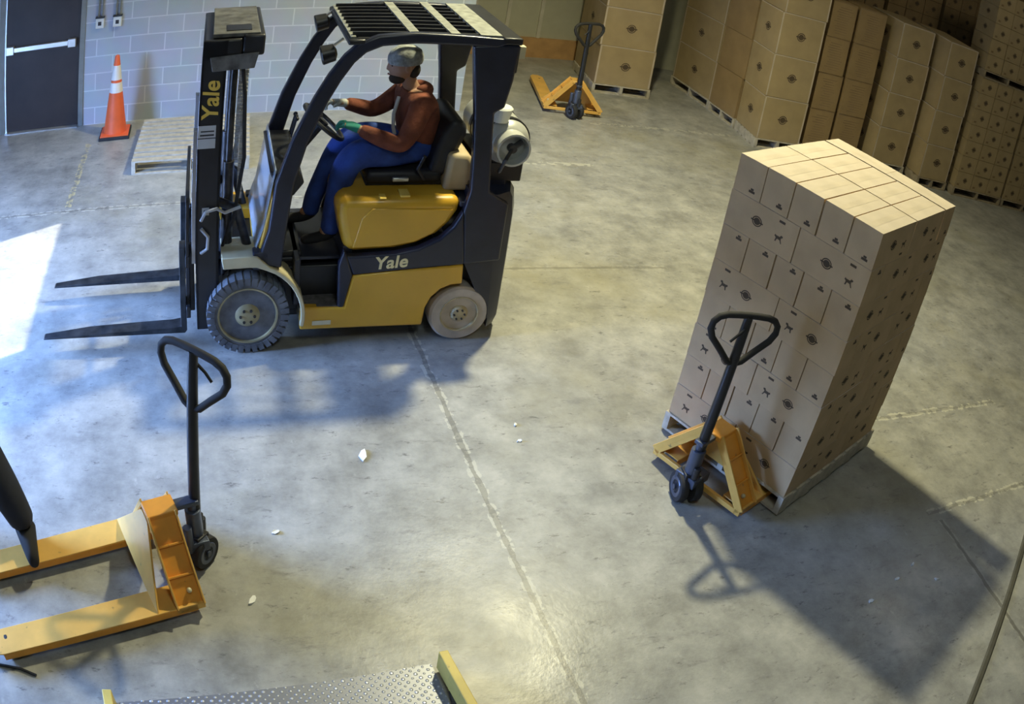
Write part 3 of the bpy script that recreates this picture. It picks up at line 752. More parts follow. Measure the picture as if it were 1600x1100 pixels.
# overhead guard: two side frames that run from the foot, over the roof, down behind the hood
outer = [(-.053, .637), (-.123, .858), (-.152, 1.163), (-.236, 1.448), (-.339, 1.695), (-.413, 1.842), (-.491, 1.959), (-.563, 2.033), (-.674, 2.080), (-.888, 2.099), (-1.20, 2.09), (-1.521, 2.076)]
inner = [(-.210, .60), (-.235, .858), (-.268, 1.163), (-.330, 1.42), (-.420, 1.66), (-.487, 1.80), (-.552, 1.91), (-.612, 1.972), (-.70, 2.012), (-.888, 2.030), (-1.20, 2.028), (-1.36, 2.020)]
for s in (1, -1):
    ya, yb = s*.40, s*.46
    b = MB().strip(outer, inner, ya, yb)
    b.strip([(-1.510, 2.046), (-1.500, 1.813), (-1.474, 1.637), (-1.418, 1.600), (-1.440, 1.35), (-1.466, 1.083), (-1.60, 1.0), (-1.60, .60)],
            [(-1.228, 2.030), (-1.262, 1.813), (-1.290, 1.637), (-1.296, 1.600), (-1.325, 1.35), (-1.345, 1.083), (-1.32, .95), (-1.36, .577)], ya, yb)
    b.strip([(-1.32, .95), (-1.27, .845), (-1.19, .762), (-1.06, .698), (-.92, .668), (-.67, .660), (-.612, .664)],
            [(-1.37, .577), (-1.30, .572), (-1.19, .565), (-1.06, .556), (-.92, .546), (-.72, .532), (-.664, .527)], ya, yb)
    b.prism([(-.600, .70), (-.625, .655), (-.664, .527), (-.620, .30), (-.58, .30), (-.57, .6)], ya, yb)
    b.build('guard_frame', M_NAVY, T, bevel=.014, seg=3)
b = MB(); b.box((-1.52, -.46, 2.045), (-1.40, .46, 2.09)); b.box((-.60, -.46, 2.02), (-.50, .46, 2.055)); b.box((-1.42, .40, 2.03), (-.55, .44, 2.06)); b.box((-1.42, -.44, 2.03), (-.55, -.40, 2.06)); rf = b.build('roof_frame', M_BLACK, T, bevel=.01)
b = MB()
for k in range(9):
    y = -.385+k*.0965; b.box((-1.42, y-.010, 2.04), (-.53, y+.010, 2.088))
b.build('roof_slats', M_BLACK, rf)
for x0_, x1_, z0_, z1_ in ((-.908, -.852, 2.084, 2.096), (-1.148, -1.092, 2.084, 2.096), (-1.40, -1.27, 2.078, 2.094), (-.545, -.515, 2.05, 2.068)):
    MB().box((x0_, -.43, z0_), (x1_, .43, z1_)).build('roof_cross_plate', pm('dull_grey_plate', (.30, .31, .28), .5, .3, var=.3, scale=20), rf)
for s in (1, -1): MB().box((-1.515, min(s*.30, s*.45), 1.86), (-1.30, max(s*.30, s*.45), 2.04)).build('rear_guard_box', M_BLACK, T, bevel=.01)
for y in (.39, -.39): MB().box((-1.56, y-.02, 1.95), (-1.515, y+.03, 2.03)).build('rear_lamp', M_CREAMY, T, bevel=.004)
for (x, y, z) in ((-.44, -.36, 1.96), (-.42, .22, 1.90)):
    b = MB(); b.xf = Matrix.Translation((x, y, z)) @ Matrix.Rotation(R(15), 4, 'Y'); b.lathe([(.02, -.06), (.055, -.045), (.062, .03), (.056, .035)], (0, 0, 0), 'x', 20)
    wl = b.build('work_lamp', M_BLACK, T, smooth=True)
    b = MB(); b.xf = Matrix.Translation((x, y, z)) @ Matrix.Rotation(R(15), 4, 'Y'); b.lathe([(.001, .036), (.054, .036)], (0, 0, 0), 'x', 20); b.build('lamp_lens', M_LABEL, wl)
    MB().tube([(x-.03, y, z+.05), (x-.09, y, z+.10)], .010, 8).build('lamp_bracket', M_STEEL, wl)
# windscreen between the front posts, its bluish-white reflection painted in as tint
MB().add([], [])
b = MB(); P = [(-.045, .70), (-.095, .86), (-.14, 1.165), (-.152, 1.23)]
for a_, c_ in zip(P, P[1:]): b.prism([a_, c_, (c_[0]-.006, c_[1]), (a_[0]-.006, a_[1])], -.40, .40)
b.build('windscreen', M_PLEX, T)
# counterweight
cwp = []
prof = [(.095, .93), (.16, 1.0), (.60, 1.0), (.90, .985), (1.02, .93), (1.06, .86)]
b = MB(); rings = []
for z, k in prof:
    ring = []
    for x, y in ((-1.36, .445), (-1.555, .45), (-1.66, .40), (-1.72, .26), (-1.74, 0), (-1.72, -.26), (-1.66, -.40), (-1.555, -.45), (-1.36, -.445)):
        ring.append((-1.36+(x+1.36)*k, y*(.97+.03*k), z))
    rings.append(ring)
vs_ = [p for g_ in rings for p in g_]; fs = []; n = 9
for i in range(len(rings)-1):
    for k in range(n-1): fs.append((i*n+k, i*n+k+1, (i+1)*n+k+1, (i+1)*n+k))
    fs.append((i*n+n-1, i*n, (i+1)*n, (i+1)*n+n-1))
fs.append(list(range(n))); fs.append([(len(rings)-1)*n+k for k in range(n)][::-1])
# leave room for the rear wheels: the lowest ring starts behind them
b.add(vs_, fs)
for i in range(n):
    b.v[i].x = min(b.v[i].x, -1.58); b.v[n+i].x = min(b.v[n+i].x, -1.58)
cw = b.build('counterweight', M_NAVY, T, bevel=.03, seg=3)
MB().box((-1.30, -.42, .96), (-1.6, .42, 1.0)).box((-1.62, -.30, 1.0), (-1.36, .30, 1.10)).build('rear_deck', M_NAVY, T, bevel=.01)
b = MB(); b.prism([(-1.22, 1.01), (-1.50, 1.01), (-1.47, 1.12), (-1.36, 1.26), (-1.24, 1.26)], -.30, .30); b.build('rear_cover', M_TAN, T, bevel=.03, seg=3)
# gas tank lying across the counterweight
tx, tz, tr = -1.575, 1.36, .150
b = MB(); b.lathe([(.001, .30), (.05, .298), (.10, .28), (tr*.93, .235), (tr, .19), (tr, -.25), (tr*.93, -.29), (.10, -.33), (.001, -.34)], (tx, .10, tz), 'y', 32)
tk = b.build('gas_tank', M_TANK, T, smooth=True)
b = MB(); b.lathe([(.095, .36), (.108, .36), (.108, .46), (.095, .46)], (tx, .0, tz), 'y', 28, closed=True); b.build('tank_collar', M_TANK, tk, smooth=True)
b = MB(); b.cyl((tx, .36, tz), (tx, .44, tz), .028, 12); b.cyl((tx, .42, tz), (tx-.06, .42, tz+.05), .018, 10); b.tube([(tx, .43, tz), (tx+.05, .48, tz-.05), (tx+.06, .42, tz-.16)], .012, 8); b.build('tank_valve', M_GREASE, tk)
for y in (.02, .28):
    b = MB(); b.lathe([(tr+.001, y-.02), (tr+.006, y-.02), (tr+.006, y+.02), (tr+.001, y+.02)], (tx, 0, tz), 'y', 32, closed=True); b.build('tank_strap', M_BLACK, tk)
MB().box((tx-.14, -.2, 1.08), (tx+.14, .3, 1.215)).build('tank_cradle', M_BLACK, T, bevel=.01)
MB().lathe([(.001, 0), (.05, 0), (.07, .09), (.06, .10), (.001, .10)], (tx+.06, .30, tz+tr-.015), 'z', 18).build('cup', M_PLASTW, T)
# seat
b = MB(); b.box((-1.22, -.24, 1.035), (-.74, .24, 1.125)); st_ = b.build('seat_cushion', M_VINYL, T, bevel=.035, seg=4)
b = MB(); b.prism([(-1.13, 1.10), (-1.24, 1.08), (-1.35, 1.38), (-1.33, 1.45), (-1.25, 1.47), (-1.19, 1.38)], -.235, .235); b.build('seat_back', M_VINYL, T, bevel=.035, seg=4)
MB().prism([(-.74, 1.02), (-1.28, 1.02), (-1.28, 1.05), (-.76, 1.05)], -.22, .22).build('seat_base', M_BLACK, T, bevel=.008)
MB().tube([(-1.10, .262, 1.08), (-1.05, .27, 1.15), (-1.09, .26, 1.24)], .012, 8).build('seat_belt_stalk', M_GREASE, T)
MB().box((-1.0, .25, 1.07), (-.90, .275, 1.095)).build('belt_buckle', M_STEEL, T, bevel=.004)
# steering column, wheel and levers
b = MB(); b.tube([(-.22, .02, 1.05), (-.33, .02, 1.2), (-.46, .02, 1.36)], [.035, .03, .022], 12); b.build('steering_column', M_BLACK, T, smooth=True)
b = MB(); b.xf = Matrix.Translation((-.475, .02, 1.385)) @ Matrix.Rotation(R(-40), 4, 'Y')
ring = [(.165*math.cos(2*PI*k/28), .165*math.sin(2*PI*k/28), 0) for k in range(29)]
b.tube(ring, .014, 8, caps=False)
for k in range(3):
    a_ = 2*PI*k/3+.5; b.tube([(0, 0, -.01), (.16*math.cos(a_), .16*math.sin(a_), 0)], .010, 8)
b.lathe([(.001, .012), (.035, .008), (.035, -.02), (.001, -.03)], (0, 0, 0), 'z', 16); b.cyl((.12, .11, .0), (.12, .11, .05), .018, 10)
b.build('steering_wheel', M_BLACK, T, smooth=True)
for k in range(3): MB().tube([(-.30, -.24-.05*k, 1.16), (-.33, -.24-.05*k, 1.30)], .007, 6).ball((-.335, -.24-.05*k, 1.315), .016, 8, 6).build('control_lever', M_BLACK, T)
for k, y in enumerate((-.10, .08)): MB().box((-.26, y-.03, .64), (-.20, y+.03, .655), Matrix.Rotation(R(30), 3, 'Y')).tube([(-.20, y, .66), (-.16, y, .75)], .010, 6).build('foot_pedal', M_GREASE, T)
# mast: outer and inner channels, cross heads, lift cylinders, chains and hoses
for s in (1, -1):
    b = MB(); y0, y1 = sorted((s*.315, s*.385)); ym = s*.385
    b.box((.185, min(ym, ym-s*.016), .15), (.335, max(ym, ym-s*.016), 2.06)); b.box((.185, y0, .15), (.205, y1, 2.06)); b.box((.315, y0, .15), (.335, y1, 2.06))
    b.build('outer_mast_rail', M_BLACK, T, bevel=.003)
    b = MB(); yi = s*.31; b.box((.21, min(yi, yi-s*.014), .2), (.335, max(yi, yi-s*.014), 2.0)); b.box((.336, min(yi, yi+s*.06), .62), (.362, max(yi, yi+s*.06), 1.50)); b.build('inner_mast_rail', pm('worn_bare_rail', (.42, .44, .47), .35, .6, var=.25), T, bevel=.002)
    b = MB(); b.cyl((.13, s*.26, .2), (.13, s*.26, 1.25), .035, 16); b.cyl((.13, s*.26, 1.25), (.13, s*.26, 1.98), .022, 14); b.build('lift_cylinder', M_GREASE, T, smooth=True)
    b = MB()
    for k in range(34): b.box((.045, s*.30-.012, 1.02+k*.026), (.075, s*.30+.012, 1.02+k*.026+(.018)))
    b.build('lift_chain', pm('pale_chain', (.52, .52, .50), .4, .5, var=.3, scale=40), T)
    MB().tube([(-.02, s*.29, .62), (.07, s*.30, .95), (.20, s*.33, 1.02)], .030, 12).build('tilt_cylinder', M_GREASE, T, smooth=True)
    MB().tube([(.10, s*.345, 1.98), (.06, s*.35, 1.7), (.04, s*.345, 1.3), (.09, s*.33, .9), (.16, s*.31, .7)], .012, 8).build('mast_hose', M_BLACKM, T, smooth=True)
b = MB(); b.box((-.03, -.385, 1.955), (.10, .385, 2.085)); b.box((.10, -.385, 1.93), (.335, .385, 2.065)); mh = b.build('mast_cross_head', M_BLACK, T, bevel=.014)
MB().box((.0, -.36, 2.07), (.28, .36, 2.095)).prism([(.02, 1.88), (.27, 1.87), (.29, 1.96), (.0, 1.98)], .385, .392).build('cross_head_cover', pm('dusty_black_cover', (.13, .13, .125), .5, .2, var=.5, scale=14), mh, bevel=.006)
MB().box((.05, .16, 2.095), (.20, .30, 2.099)).build('cross_head_opening', M_BLACK, mh)
for lo_, hi_ in (((.20, -.33, .85), (.24, .33, .95)), ((.20, -.33, .30), (.24, .33, .38)), ((.10, -.3, .18), (.19, .3, .3))): MB().box(lo_, hi_).build('mast_cross_bar', M_BLACK, T, bevel=.006)
b = MB(); b.tube([(.30, .388, .92), (.27, .41, .99), (.20, .40, 1.0), (.15, .38, .96), (.05, .37, .99)], .011, 8); b.tube([(.30, .388, .70), (.26, .41, .74), (.255, .41, .82), (.30, .395, .87)], .011, 8); b.build('mast_hose', pm('pale_hose', (.45, .46, .48), .5, .2), T, smooth=True)
# carriage, backrest and forks
b = MB(); b.box((.375, -.42, .62), (.405, .42, .70)); b.box((.375, -.42, .26), (.405, .42, .34)); 
for y in (-.28, .28): b.box((.345, y-.02, .24), (.38, y+.02, .72))
cgr = b.build('carriage', M_BLACK, T, bevel=.006)
b = MB()
for y in (-.41, -.14, .14, .41): b.box((.38, y-.014, .70), (.40, y+.014, 1.08))
b.box((.378, -.424, 1.06), (.402, .424, 1.095)); b.build('load_backrest', M_BLACK, cgr, bevel=.004)
for y in (.33, -.33):
    fz = .13
    b = MB(); b.prism([(.405, .74), (.445, .74), (.445, fz+.05), (.50, fz+.042), (1.10, fz+.030), (1.46, fz+.012), (1.47, fz), (.42, fz), (.405, fz+.02)], y-.055, y+.055)
    for i, v in enumerate(b.v):
        if v.x > 1.3: v.y = y+(v.y-y)*.55
    b.build('fork', pm('scraped_fork_steel', (.06, .065, .075), .3, .6, var=.5, scale=12), T, bevel=.004)
# decals
Mr = Matrix(((-1, 0, 0, 0), (0, 0, 1, 0), (0, 1, 0, 0), (0, 0, 0, 1)))   # text upright on the +y side, reading towards -x
def on_side(x, y, z, tilt=0): return Matrix.Translation((x, y, z)) @ Mr @ Matrix.Rotation(tilt, 4, 'Z')
lettering('Yale', .118, M_CREAML, T, on_side(-.902, .463, .610, R(3.5)), shear=.15)
lettering('Yale', .140, M_GOLD, T, on_side(.262, .388, 1.695, R(90)), shear=.12)
lb = MB().box((.225, .386, 1.39), (.335, .3885, 1.535)).build('mast_label', M_LABEL, T)
MB().box((.235, .3885, 1.470), (.322, .3892, 1.480)).box((.235, .3885, 1.495), (.318, .3892, 1.503)).box((.225, .3885, 1.452), (.335, .3892, 1.458)).build('label_print', M_BLACK, lb)
lb = MB().box((.25, .386, .955), (.295, .3885, 1.005)).build('mast_label', M_LABEL, T)
MB().box((.262, .3885, .972), (.284, .3892, .990)).build('label_print', M_BLACK, lb)

# ================================================================== PEOPLE
def head_mesh(c, yaw, s=1.0, pitch=0):
    """skull with brow, nose, lips, chin and ears as one shape; faces local +x"""
    b = MB(); b.xf = Matrix.Translation(c) @ rotz(yaw) @ Matrix.Rotation(pitch, 4, 'Y') @ Matrix.Scale(s, 4)
    nn, mm = 28, 20; vs_ = []; fs = []
    for i in range(mm+1):
        t_ = PI*i/mm
        for k in range(nn):
            p = 2*PI*k/nn; x = math.sin(t_)*math.cos(p); y = math.sin(t_)*math.sin(p); z = math.cos(t_)
            X, Y, Z = .096*x, .075*y, .118*z
            if z < 0: Y *= 1-.28*z*z; X *= (1-.12*z*z) if x > 0 else (1-.45*z*z)
            front = max(0, x)
            X += .020*front*math.exp(-((z+.10)/.16)**2-(y/.16)**2)         # nose
            X += .006*front*math.exp(-((z-.22)/.10)**2)                    # brow
            X -= .009*front*math.exp(-((z-.06)/.09)**2-((abs(y)-.36)/.15)**2)  # eye sockets
            X += .008*front*math.exp(-((z+.46)/.06)**2-(y/.25)**2)-.005*front*math.exp(-((z+.60)/.06)**2)  # lips
            X += .012*front*math.exp(-((z+.84)/.14)**2-(y/.3)**2)          # chin
            vs_.append((X, Y, Z))
    for i in range(mm):
        for k in range(nn): fs.append((i*nn+k, i*nn+(k+1) % nn, (i+1)*nn+(k+1) % nn, (i+1)*nn+k))
    b.add(vs_, fs)
    for s_ in (-1, 1): b.ball((-.006, s_*.077, -.008), (.020, .009, .031), 10, 8)
    return b
def face_bits(parent, c, yaw, s=1.0, pitch=0):
    m = Matrix.Translation(c) @ rotz(yaw) @ Matrix.Rotation(pitch, 4, 'Y') @ Matrix.Scale(s, 4)
    for s_ in (-1, 1):
        b = MB(); b.xf = m; b.ball((.084, s_*.029, .010), (.006, .010, .006), 10, 6); b.build('eye', M_EYE, parent, smooth=True)
        b = MB(); b.xf = m; b.tube([(.088, s_*.012, .030), (.092, s_*.030, .035), (.082, s_*.048, .029)], [.002, .003, .002], 6); b.build('eyebrow', M_HAIR, parent, smooth=True)
    b = MB(); b.xf = m; b.tube([(.093, -.020, -.055), (.100, 0, -.052), (.093, .020, -.055)], [.004, .006, .004], 6); b.build('mouth', pm('lips', (.25, .10, .08), .5), parent, smooth=True)
def hand_chains(w, fwd, palm_n, curl, spread=.020, side=1, r=.0085):
    """five fingers rooted in the palm; w wrist point, fwd along the palm, palm_n towards what it grips"""
    w, f, n = Vector(w), Vector(fwd).normalized(), Vector(palm_n).normalized(); n = (n-f*n.dot(f)).normalized(); u = f.cross(n)*side
    pc = w+f*.05; ch = [[(w, .026), (pc, (.040, .019)), (w+f*.082, (.038, .016))]]
    ln = [.062, .076, .082, .076, .060]
    for k in range(4):
        off = (k-1.5)*spread; root = w+f*.082+u*off; L_ = ln[k+1]*.95; c = curl
        a = root+(f*math.cos(c*.4)+n*math.sin(c*.4))*L_*.42
        b_ = a+(f*math.cos(c*1.1)+n*math.sin(c*1.1))*L_*.32
        d_ = b_+(f*math.cos(c*1.8)+n*math.sin(c*1.8))*L_*.28
        ch.append([(w+f*.082, (.038, .016)), (root, r*1.1), (a, r), (b_, r*.92), (d_, r*.8)])
    tr_ = w+f*.035-u*.030; a = tr_+(f*.6-u*.55+n*.5).normalized()*.032; b_ = a+(f*.85-u*.05+n*.55).normalized()*.030
    ch.append([(pc, (.040, .019)), (tr_, r*1.35), (a, r*1.15), (b_, r*.95)])
    return ch

# ---- driver, seated, hands on the steering wheel
D = thing('person', 'driver in rust brown hooded jacket, blue jeans and grey cap seated in the forklift', 'person', tuple(FC), FA)
hipN, hipF = (-1.07, .09, 1.20), (-1.07, -.09, 1.20)
kneeN, kneeF = (-.645, .17, 1.215), (-.64, -.15, 1.20)
ankN, ankF = (-.55, .15, .72), (-.45, -.12, .73)
pel = (-1.08, 0, 1.20); wst = (-1.09, 0, 1.30); chs = (-1.055, 0, 1.46); nck = (-1.02, 0, 1.60); skb = (-.985, 0, 1.665)
shN, shF = (-1.05, .18, 1.545), (-1.03, -.18, 1.545)
elN, elF = (-.93, .265, 1.305), (-.84, -.25, 1.36)
wrN, wrF = (-.66, .17, 1.395), (-.615, -.14, 1.455)
body = [[(pel, .13), (wst, .115), (chs, .125), ((-1.04, 0, 1.54), .09), (nck, .055), (skb, .052), ((-.965, 0, 1.72), .05)],
        [(pel, .13), (hipN, .09), (kneeN, .062), (ankN, .04), ((-.50, .15, .66), .036)], [(pel, .13), (hipF, .09), (kneeF, .062), (ankF, .04), ((-.40, -.12, .67), .036)],
        [((-1.04, 0, 1.54), .09), (shN, .062), (elN, .045), (wrN, .028)], [((-1.04, 0, 1.54), .09), (shF, .062), (elF, .045), (wrF, .028)]]
wheelN = Vector((-.475, .02, 1.385))
fN = Vector((-.545, .135, 1.425))-Vector(wrN); fF = Vector((-.50, -.13, 1.47))-Vector(wrF)
body += hand_chains(wrN, fN, (.2, -.3, -.9), 1.1, side=1)+hand_chains(wrF, fF, (.2, .3, -.9), 1.1, side=-1)
bd = skin_obj('body', body, M_SKIN, D, 2)
HC = Vector((-.945, 0, 1.765)); HP = R(6)
join_into(bd, head_mesh(HC, R(6), 1.0, HP)); face_bits(bd, HC, R(6), 1.0, HP)
hb = MB(); hb.xf = Matrix.Translation(HC) @ rotz(R(6)) @ Matrix.Rotation(HP, 4, 'Y')
hb.ball((.040, 0, -.090), (.054, .056, .038), 16, 10); hb.build('beard', M_BEARD, D, smooth=True)
cb_ = MB(); cb_.xf = Matrix.Translation(HC) @ rotz(R(6)) @ Matrix.Rotation(HP+R(-4), 4, 'Y') @ Matrix.Diagonal((1.10, .90, 1, 1))
cb_.lathe([(.098, .010), (.104, .030), (.103, .062), (.088, .098), (.055, .122), (.001, .130)], (-.008, 0, 0), 'z', 26)
cap = cb_.build('cap', M_GREYCAP, D, smooth=True)
hr_ = MB(); hr_.xf = Matrix.Translation(HC) @ rotz(R(6)); hr_.ball((-.058, 0, -.035), (.052, .074, .062), 16, 10); hr_.build('hair', M_HAIR, D, smooth=True)
jk = [[((-1.09, 0, 1.22), .150), ((-1.10, 0, 1.30), .152), ((-1.065, 0, 1.45), .158), ((-1.045, 0, 1.545), .115), ((-1.035, 0, 1.60), .082)],
      [((-1.045, 0, 1.545), .115), (shN, .082), ((-1.0, .235, 1.43), .072), (elN, .066), ((-.78, .215, 1.352), .055), ((-.675, .173, 1.390), .042)],
      [((-1.045, 0, 1.545), .115), (shF, .082), ((-.94, -.225, 1.44), .072), (elF, .062), ((-.72, -.19, 1.415), .053), ((-.63, -.145, 1.45), .042)]]
jk_o = skin_obj('jacket', jk, M_RUST, D, 2)
skin_obj('hood', [[((-1.03, .075, 1.605), .038), ((-1.09, .055, 1.60), .048), ((-1.125, 0, 1.585), .055), ((-1.09, -.055, 1.60), .048), ((-1.03, -.075, 1.605), .038)]], M_RUST, jk_o, 2)
MB().tube([(-.93, .05, 1.56), (-.905, .07, 1.45), (-.91, .08, 1.36), (-.935, .08, 1.28)], .012, 8).build('shirt_placket', M_LABEL, jk_o, smooth=True)
tr_ = [[((-1.13, 0, 1.30), .125), ((-1.10, 0, 1.22), .150), ((-1.07, 0, 1.19), .145)], [((-1.07, 0, 1.19), .145), ((-.95, .12, 1.215), .118), ((-.80, .155, 1.235), .112), ((-.66, .17, 1.215), .104), ((-.605, .168, 1.11), .094), ((-.58, .16, .95), .080), ((-.56, .15, .80), .070), ((-.55, .15, .66), .066)],
       [((-1.07, 0, 1.19), .145), ((-.95, -.12, 1.21), .112), ((-.80, -.145, 1.225), .106), ((-.66, -.15, 1.205), .096), ((-.60, -.147, 1.10), .086), ((-.53, -.13, .95), .072), ((-.47, -.12, .80), .066), ((-.45, -.12, .665), .062)]]
skin_obj('jeans', tr_, M_JEANS, D, 2)
for nm_, an, s_ in (('near', ankN, 1), ('far', ankF, -1)):
    a = Vector(an); skin_obj('shoe', [[(a+Vector((-.03, 0, .03)), .050), (a+Vector((-.02, 0, -.05)), .046), (a+Vector((.05, 0, -.075)), (.045, .036)), (a+Vector((.14, s_*.01, -.085)), (.045, .030)), (a+Vector((.19, s_*.01, -.088)), (.036, .024))]], M_SHOE, D, 2)
for w_, f_, n_, sd in ((wrN, fN, (.2, -.3, -.9), 1), (wrF, fF, (.2, .3, -.9), -1)):
    gl = [[(q, (r_[0]*1.13, r_[1]*1.15) if isinstance(r_, tuple) else r_*1.16) for q, r_ in ch] for ch in hand_chains(w_, f_, n_, 1.1, side=sd)]
    gl[0] = [(Vector(w_)-Vector(f_).normalized()*.03, .034)]+gl[0]
    skin_obj('glove', gl, M_GREEN if sd == 1 else pm('pale_grey_glove', (.45, .47, .45), .8), D, 2)

# ---- second person, stepping over the forks of the near jack at the left edge
Pn = thing('person', 'person in dark trousers and black shoe stepping over the near jack forks', 'person', (-1.63, 3.31, 0), R(-74))
# local x: facing; local y: the person's left
ra = Vector((.30, .42, .175)); 
hipL, hipR_ = (0, .10, .93), (0, -.10, .93)
kneeL = (.16, .30, .60)
legL = [((0, 0, .98), .13), (hipL, .095), (kneeL, .064), (tuple(ra), .042)]
ankR = (-.10, -.12, .09)
legR = [((0, 0, .98), .13), (hipR_, .095), ((.04, -.11, .50), .064), (ankR, .042)]
bd2 = [[((0, 0, .98), .13), ((0, 0, 1.12), .12), ((0, 0, 1.30), .135), ((0, 0, 1.42), .09), ((.01, 0, 1.50), .055), ((.015, 0, 1.56), .052), ((.02, 0, 1.62), .05)], legL, legR,
       [((0, 0, 1.42), .09), ((0, .19, 1.40), .06), ((.0, .25, 1.13), .045), ((.12, .26, .90), .028)], [((0, 0, 1.42), .09), ((0, -.19, 1.40), .06), ((-.03, -.25, 1.13), .045), ((.08, -.26, .90), .028)]]
bd2 += hand_chains((.12, .26, .90), (.25, 0, -1), (0, -1, 0), .5, side=1)+hand_chains((.08, -.26, .90), (.25, 0, -1), (0, 1, 0), .5, side=-1)
b2 = skin_obj('body', bd2, M_SKIN, Pn, 2)
join_into(b2, head_mesh(Vector((.035, 0, 1.675)), 0)); face_bits(b2, Vector((.035, 0, 1.675)), 0)
hh = MB(); hh.xf = Matrix.Translation((.02, 0, 1.695)); hh.lathe([(.088, -.01), (.098, .03), (.088, .075), (.05, .105), (.001, .112)], (-.008, 0, 0), 'z', 22); hh.build('hair', M_HAIR, Pn, smooth=True)
skin_obj('jacket', [[((0, 0, .96), .15), ((0, 0, 1.12), .15), ((0, 0, 1.30), .16), ((0, 0, 1.42), .11), ((.01, 0, 1.48), .08)],
                    [((0, 0, 1.42), .11), ((0, .19, 1.40), .08), ((.0, .25, 1.13), .062), ((.11, .26, .93), .042)], [((0, 0, 1.42), .11), ((0, -.19, 1.40), .08), ((-.03, -.25, 1.13), .062), ((.07, -.26, .93), .042)]], M_DARKC, Pn, 2)
skin_obj('trousers', [[((0, 0, 1.0), .15), ((0, 0, .93), .14)], [((0, 0, .93), .15), ((.03, .15, .83), .125), ((.15, .295, .60), .112), ((.22, .365, .38), .106), (tuple(ra+Vector((-.02, -.01, .08))), .088), (tuple(ra+Vector((-.02, 0, .0))), .080)],
                      [((0, 0, .93), .14), ((.02, -.11, .75), .10), ((.04, -.11, .50), .078), ((-.05, -.12, .28), .066), ((-.09, -.12, .14), .058)]], M_DARKC, Pn, 2)
for a in (ra, Vector(ankR)):
    skin_obj('shoe', [[(a+Vector((-.03, 0, .01)), .074), (a+Vector((-.03, 0, -.03)), .070), (a+Vector((.07, 0, -.034)), (.068, .056)), (a+Vector((.16, 0, -.046)), (.070, .042)), (a+Vector((.22, 0, -.052)), (.052, .032))]], M_SHOE, Pn, 2)

# ================================================================== DOCK PLATE AND LITTER
t = thing('dock_plate', 'grey steel tread plate of the dock leveller at the bottom edge', 'dock plate', (0, 0, 0), 0)
MB().prism([(-.65, 2.17), (.845, 2.325), (1.08, -.1), (-.45, -.3)], .0, .022, 'z').build('tread_plate', M_TREAD, t)
t = thing('dock_guard', 'yellow steel lip guard at the right end of the tread plate', 'guard', (0, 0, 0), 0)
MB().prism([(.862, 2.30), (.905, 2.305), (1.02, 1.55), (.975, 1.545)], .022, .15, 'z').build('guard_plate', M_YELB, t, bevel=.004)
MB().box((.88, 1.7, .022), (.965, 2.15, .03)).build('guard_foot', M_GREASE, t)
t = thing('dock_guard', 'yellow steel lip guard at the left end of the tread plate', 'guard', (0, 0, 0), 0)
MB().prism([(-.715, 2.185), (-.668, 2.185), (-.60, 1.4), (-.645, 1.4)], .0, .11, 'z').build('guard_plate', M_YELB, t, bevel=.004)
o = MB().tube([(-1.7, 2.50, .008), (-1.45, 2.40, .009), (-1.30, 2.365, .008), (-1.18, 2.35, .008), (-1.09, 2.315, .008)], .008, 8).build('cable', M_BLACKM, None, smooth=True)
tag(o, 'short black cable end on the floor beside the near jack', 'cable')
o = MB().add([(3.56+.018, 1.21-.018, 0), (4.94+.018, 2.18-.018, 0), (4.94-.018, 2.18+.018, 0), (3.56-.018, 1.21+.018, 0), (3.56+.010, 1.21-.010, .010), (4.94+.010, 2.18-.010, .010), (4.94-.010, 2.18+.010, .010), (3.56-.010, 1.21+.010, .010)], []) if False else None
b = MB(); U = (Vector((4.94, 2.18, 0))-Vector((3.56, 1.21, 0))).normalized(); V = Vector((-U.y, U.x, 0)); A = Vector((3.56, 1.21, 0))-U*.9; E_ = Vector((4.94, 2.18, 0))+U*1.4  # dark strip laid on the floor in place of a shadow line
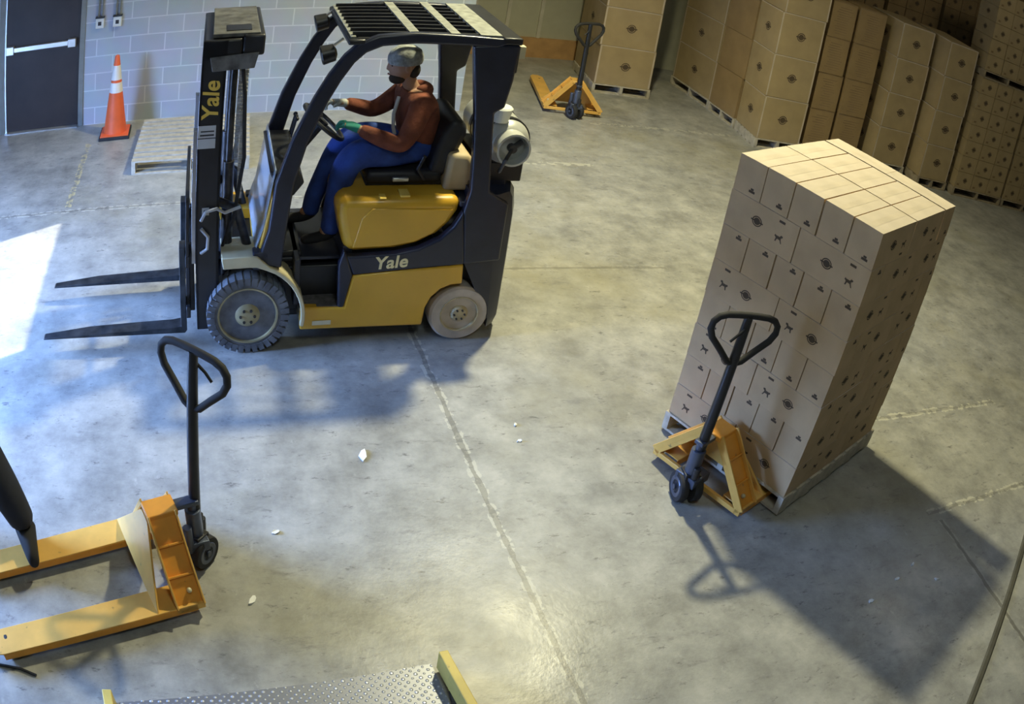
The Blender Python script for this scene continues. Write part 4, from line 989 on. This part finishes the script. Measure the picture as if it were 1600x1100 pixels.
b.add([A-V*.024, E_-V*.024, E_+V*.024, A+V*.024, A-V*.012+Vector((0, 0, .012)), E_-V*.012+Vector((0, 0, .012)), E_+V*.012+Vector((0, 0, .012)), A+V*.012+Vector((0, 0, .012))],
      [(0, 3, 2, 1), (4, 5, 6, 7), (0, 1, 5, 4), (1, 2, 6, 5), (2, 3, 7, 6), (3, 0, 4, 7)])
tag(b.build('shadow_strip', pm('dark_olive_shadow', (.085, .08, .06), .7, var=.2), None), 'long straight dark strip standing in for a shadow line across the lower right floor', 'shadow strip')
def scrap(x, y, s, a, label, w=1.0, name='paper_scrap', cat='paper scrap'):
    rnd = random.Random(int(x*1000)); b = MB(); k = 7; pts = []
    for i in range(k):
        t_ = 2*PI*i/k; q = s*(.6+.5*rnd.random()); pts.append((q*math.cos(t_)*w, q*math.sin(t_)*.5))
    top = [(p[0], p[1], .004+.008*rnd.random()) for p in pts]; bot = [(p[0], p[1], .001) for p in pts]
    b.add(top+bot, [list(range(k)), list(range(2*k-1, k-1, -1))]+[(i, i+k, (i+1) % k+k, (i+1) % k) for i in range(k)])
    o = b.build(name, M_PAPER, None, loc=(x, y, 0)); o.rotation_euler = (0, 0, a); tag(o, label, cat, 'litter on the floor')
scrap(.81, 3.81, .045, R(70), 'white paper scrap on the open floor between the near jack and the sawn joint', 1.2)
scrap(.25, 3.25, .032, R(10), 'pale crumpled scrap on the floor right of the near jack handle')
scrap(.08, 2.80, .030, R(60), 'thin white scrap on the floor just right of the near jack bulkhead', 1.3)
scrap(3.32, 2.16, .026, R(20), 'white scrap in the stack shadow, nearest to the bottom edge')
scrap(3.61, 2.26, .024, R(0), 'white scrap in the stack shadow, leftmost of the upper three')
scrap(3.80, 2.33, .020, R(30), 'white scrap in the stack shadow, middle of the upper three')
scrap(3.91, 2.16, .024, R(-30), 'white scrap in the stack shadow, rightmost of the upper three')
scrap(1.75, 3.99, .022, R(80), 'small pale chip on the floor, farther of two between joint and stack')
scrap(1.73, 3.84, .020, R(10), 'small pale chip on the floor, nearer of two between joint and stack')
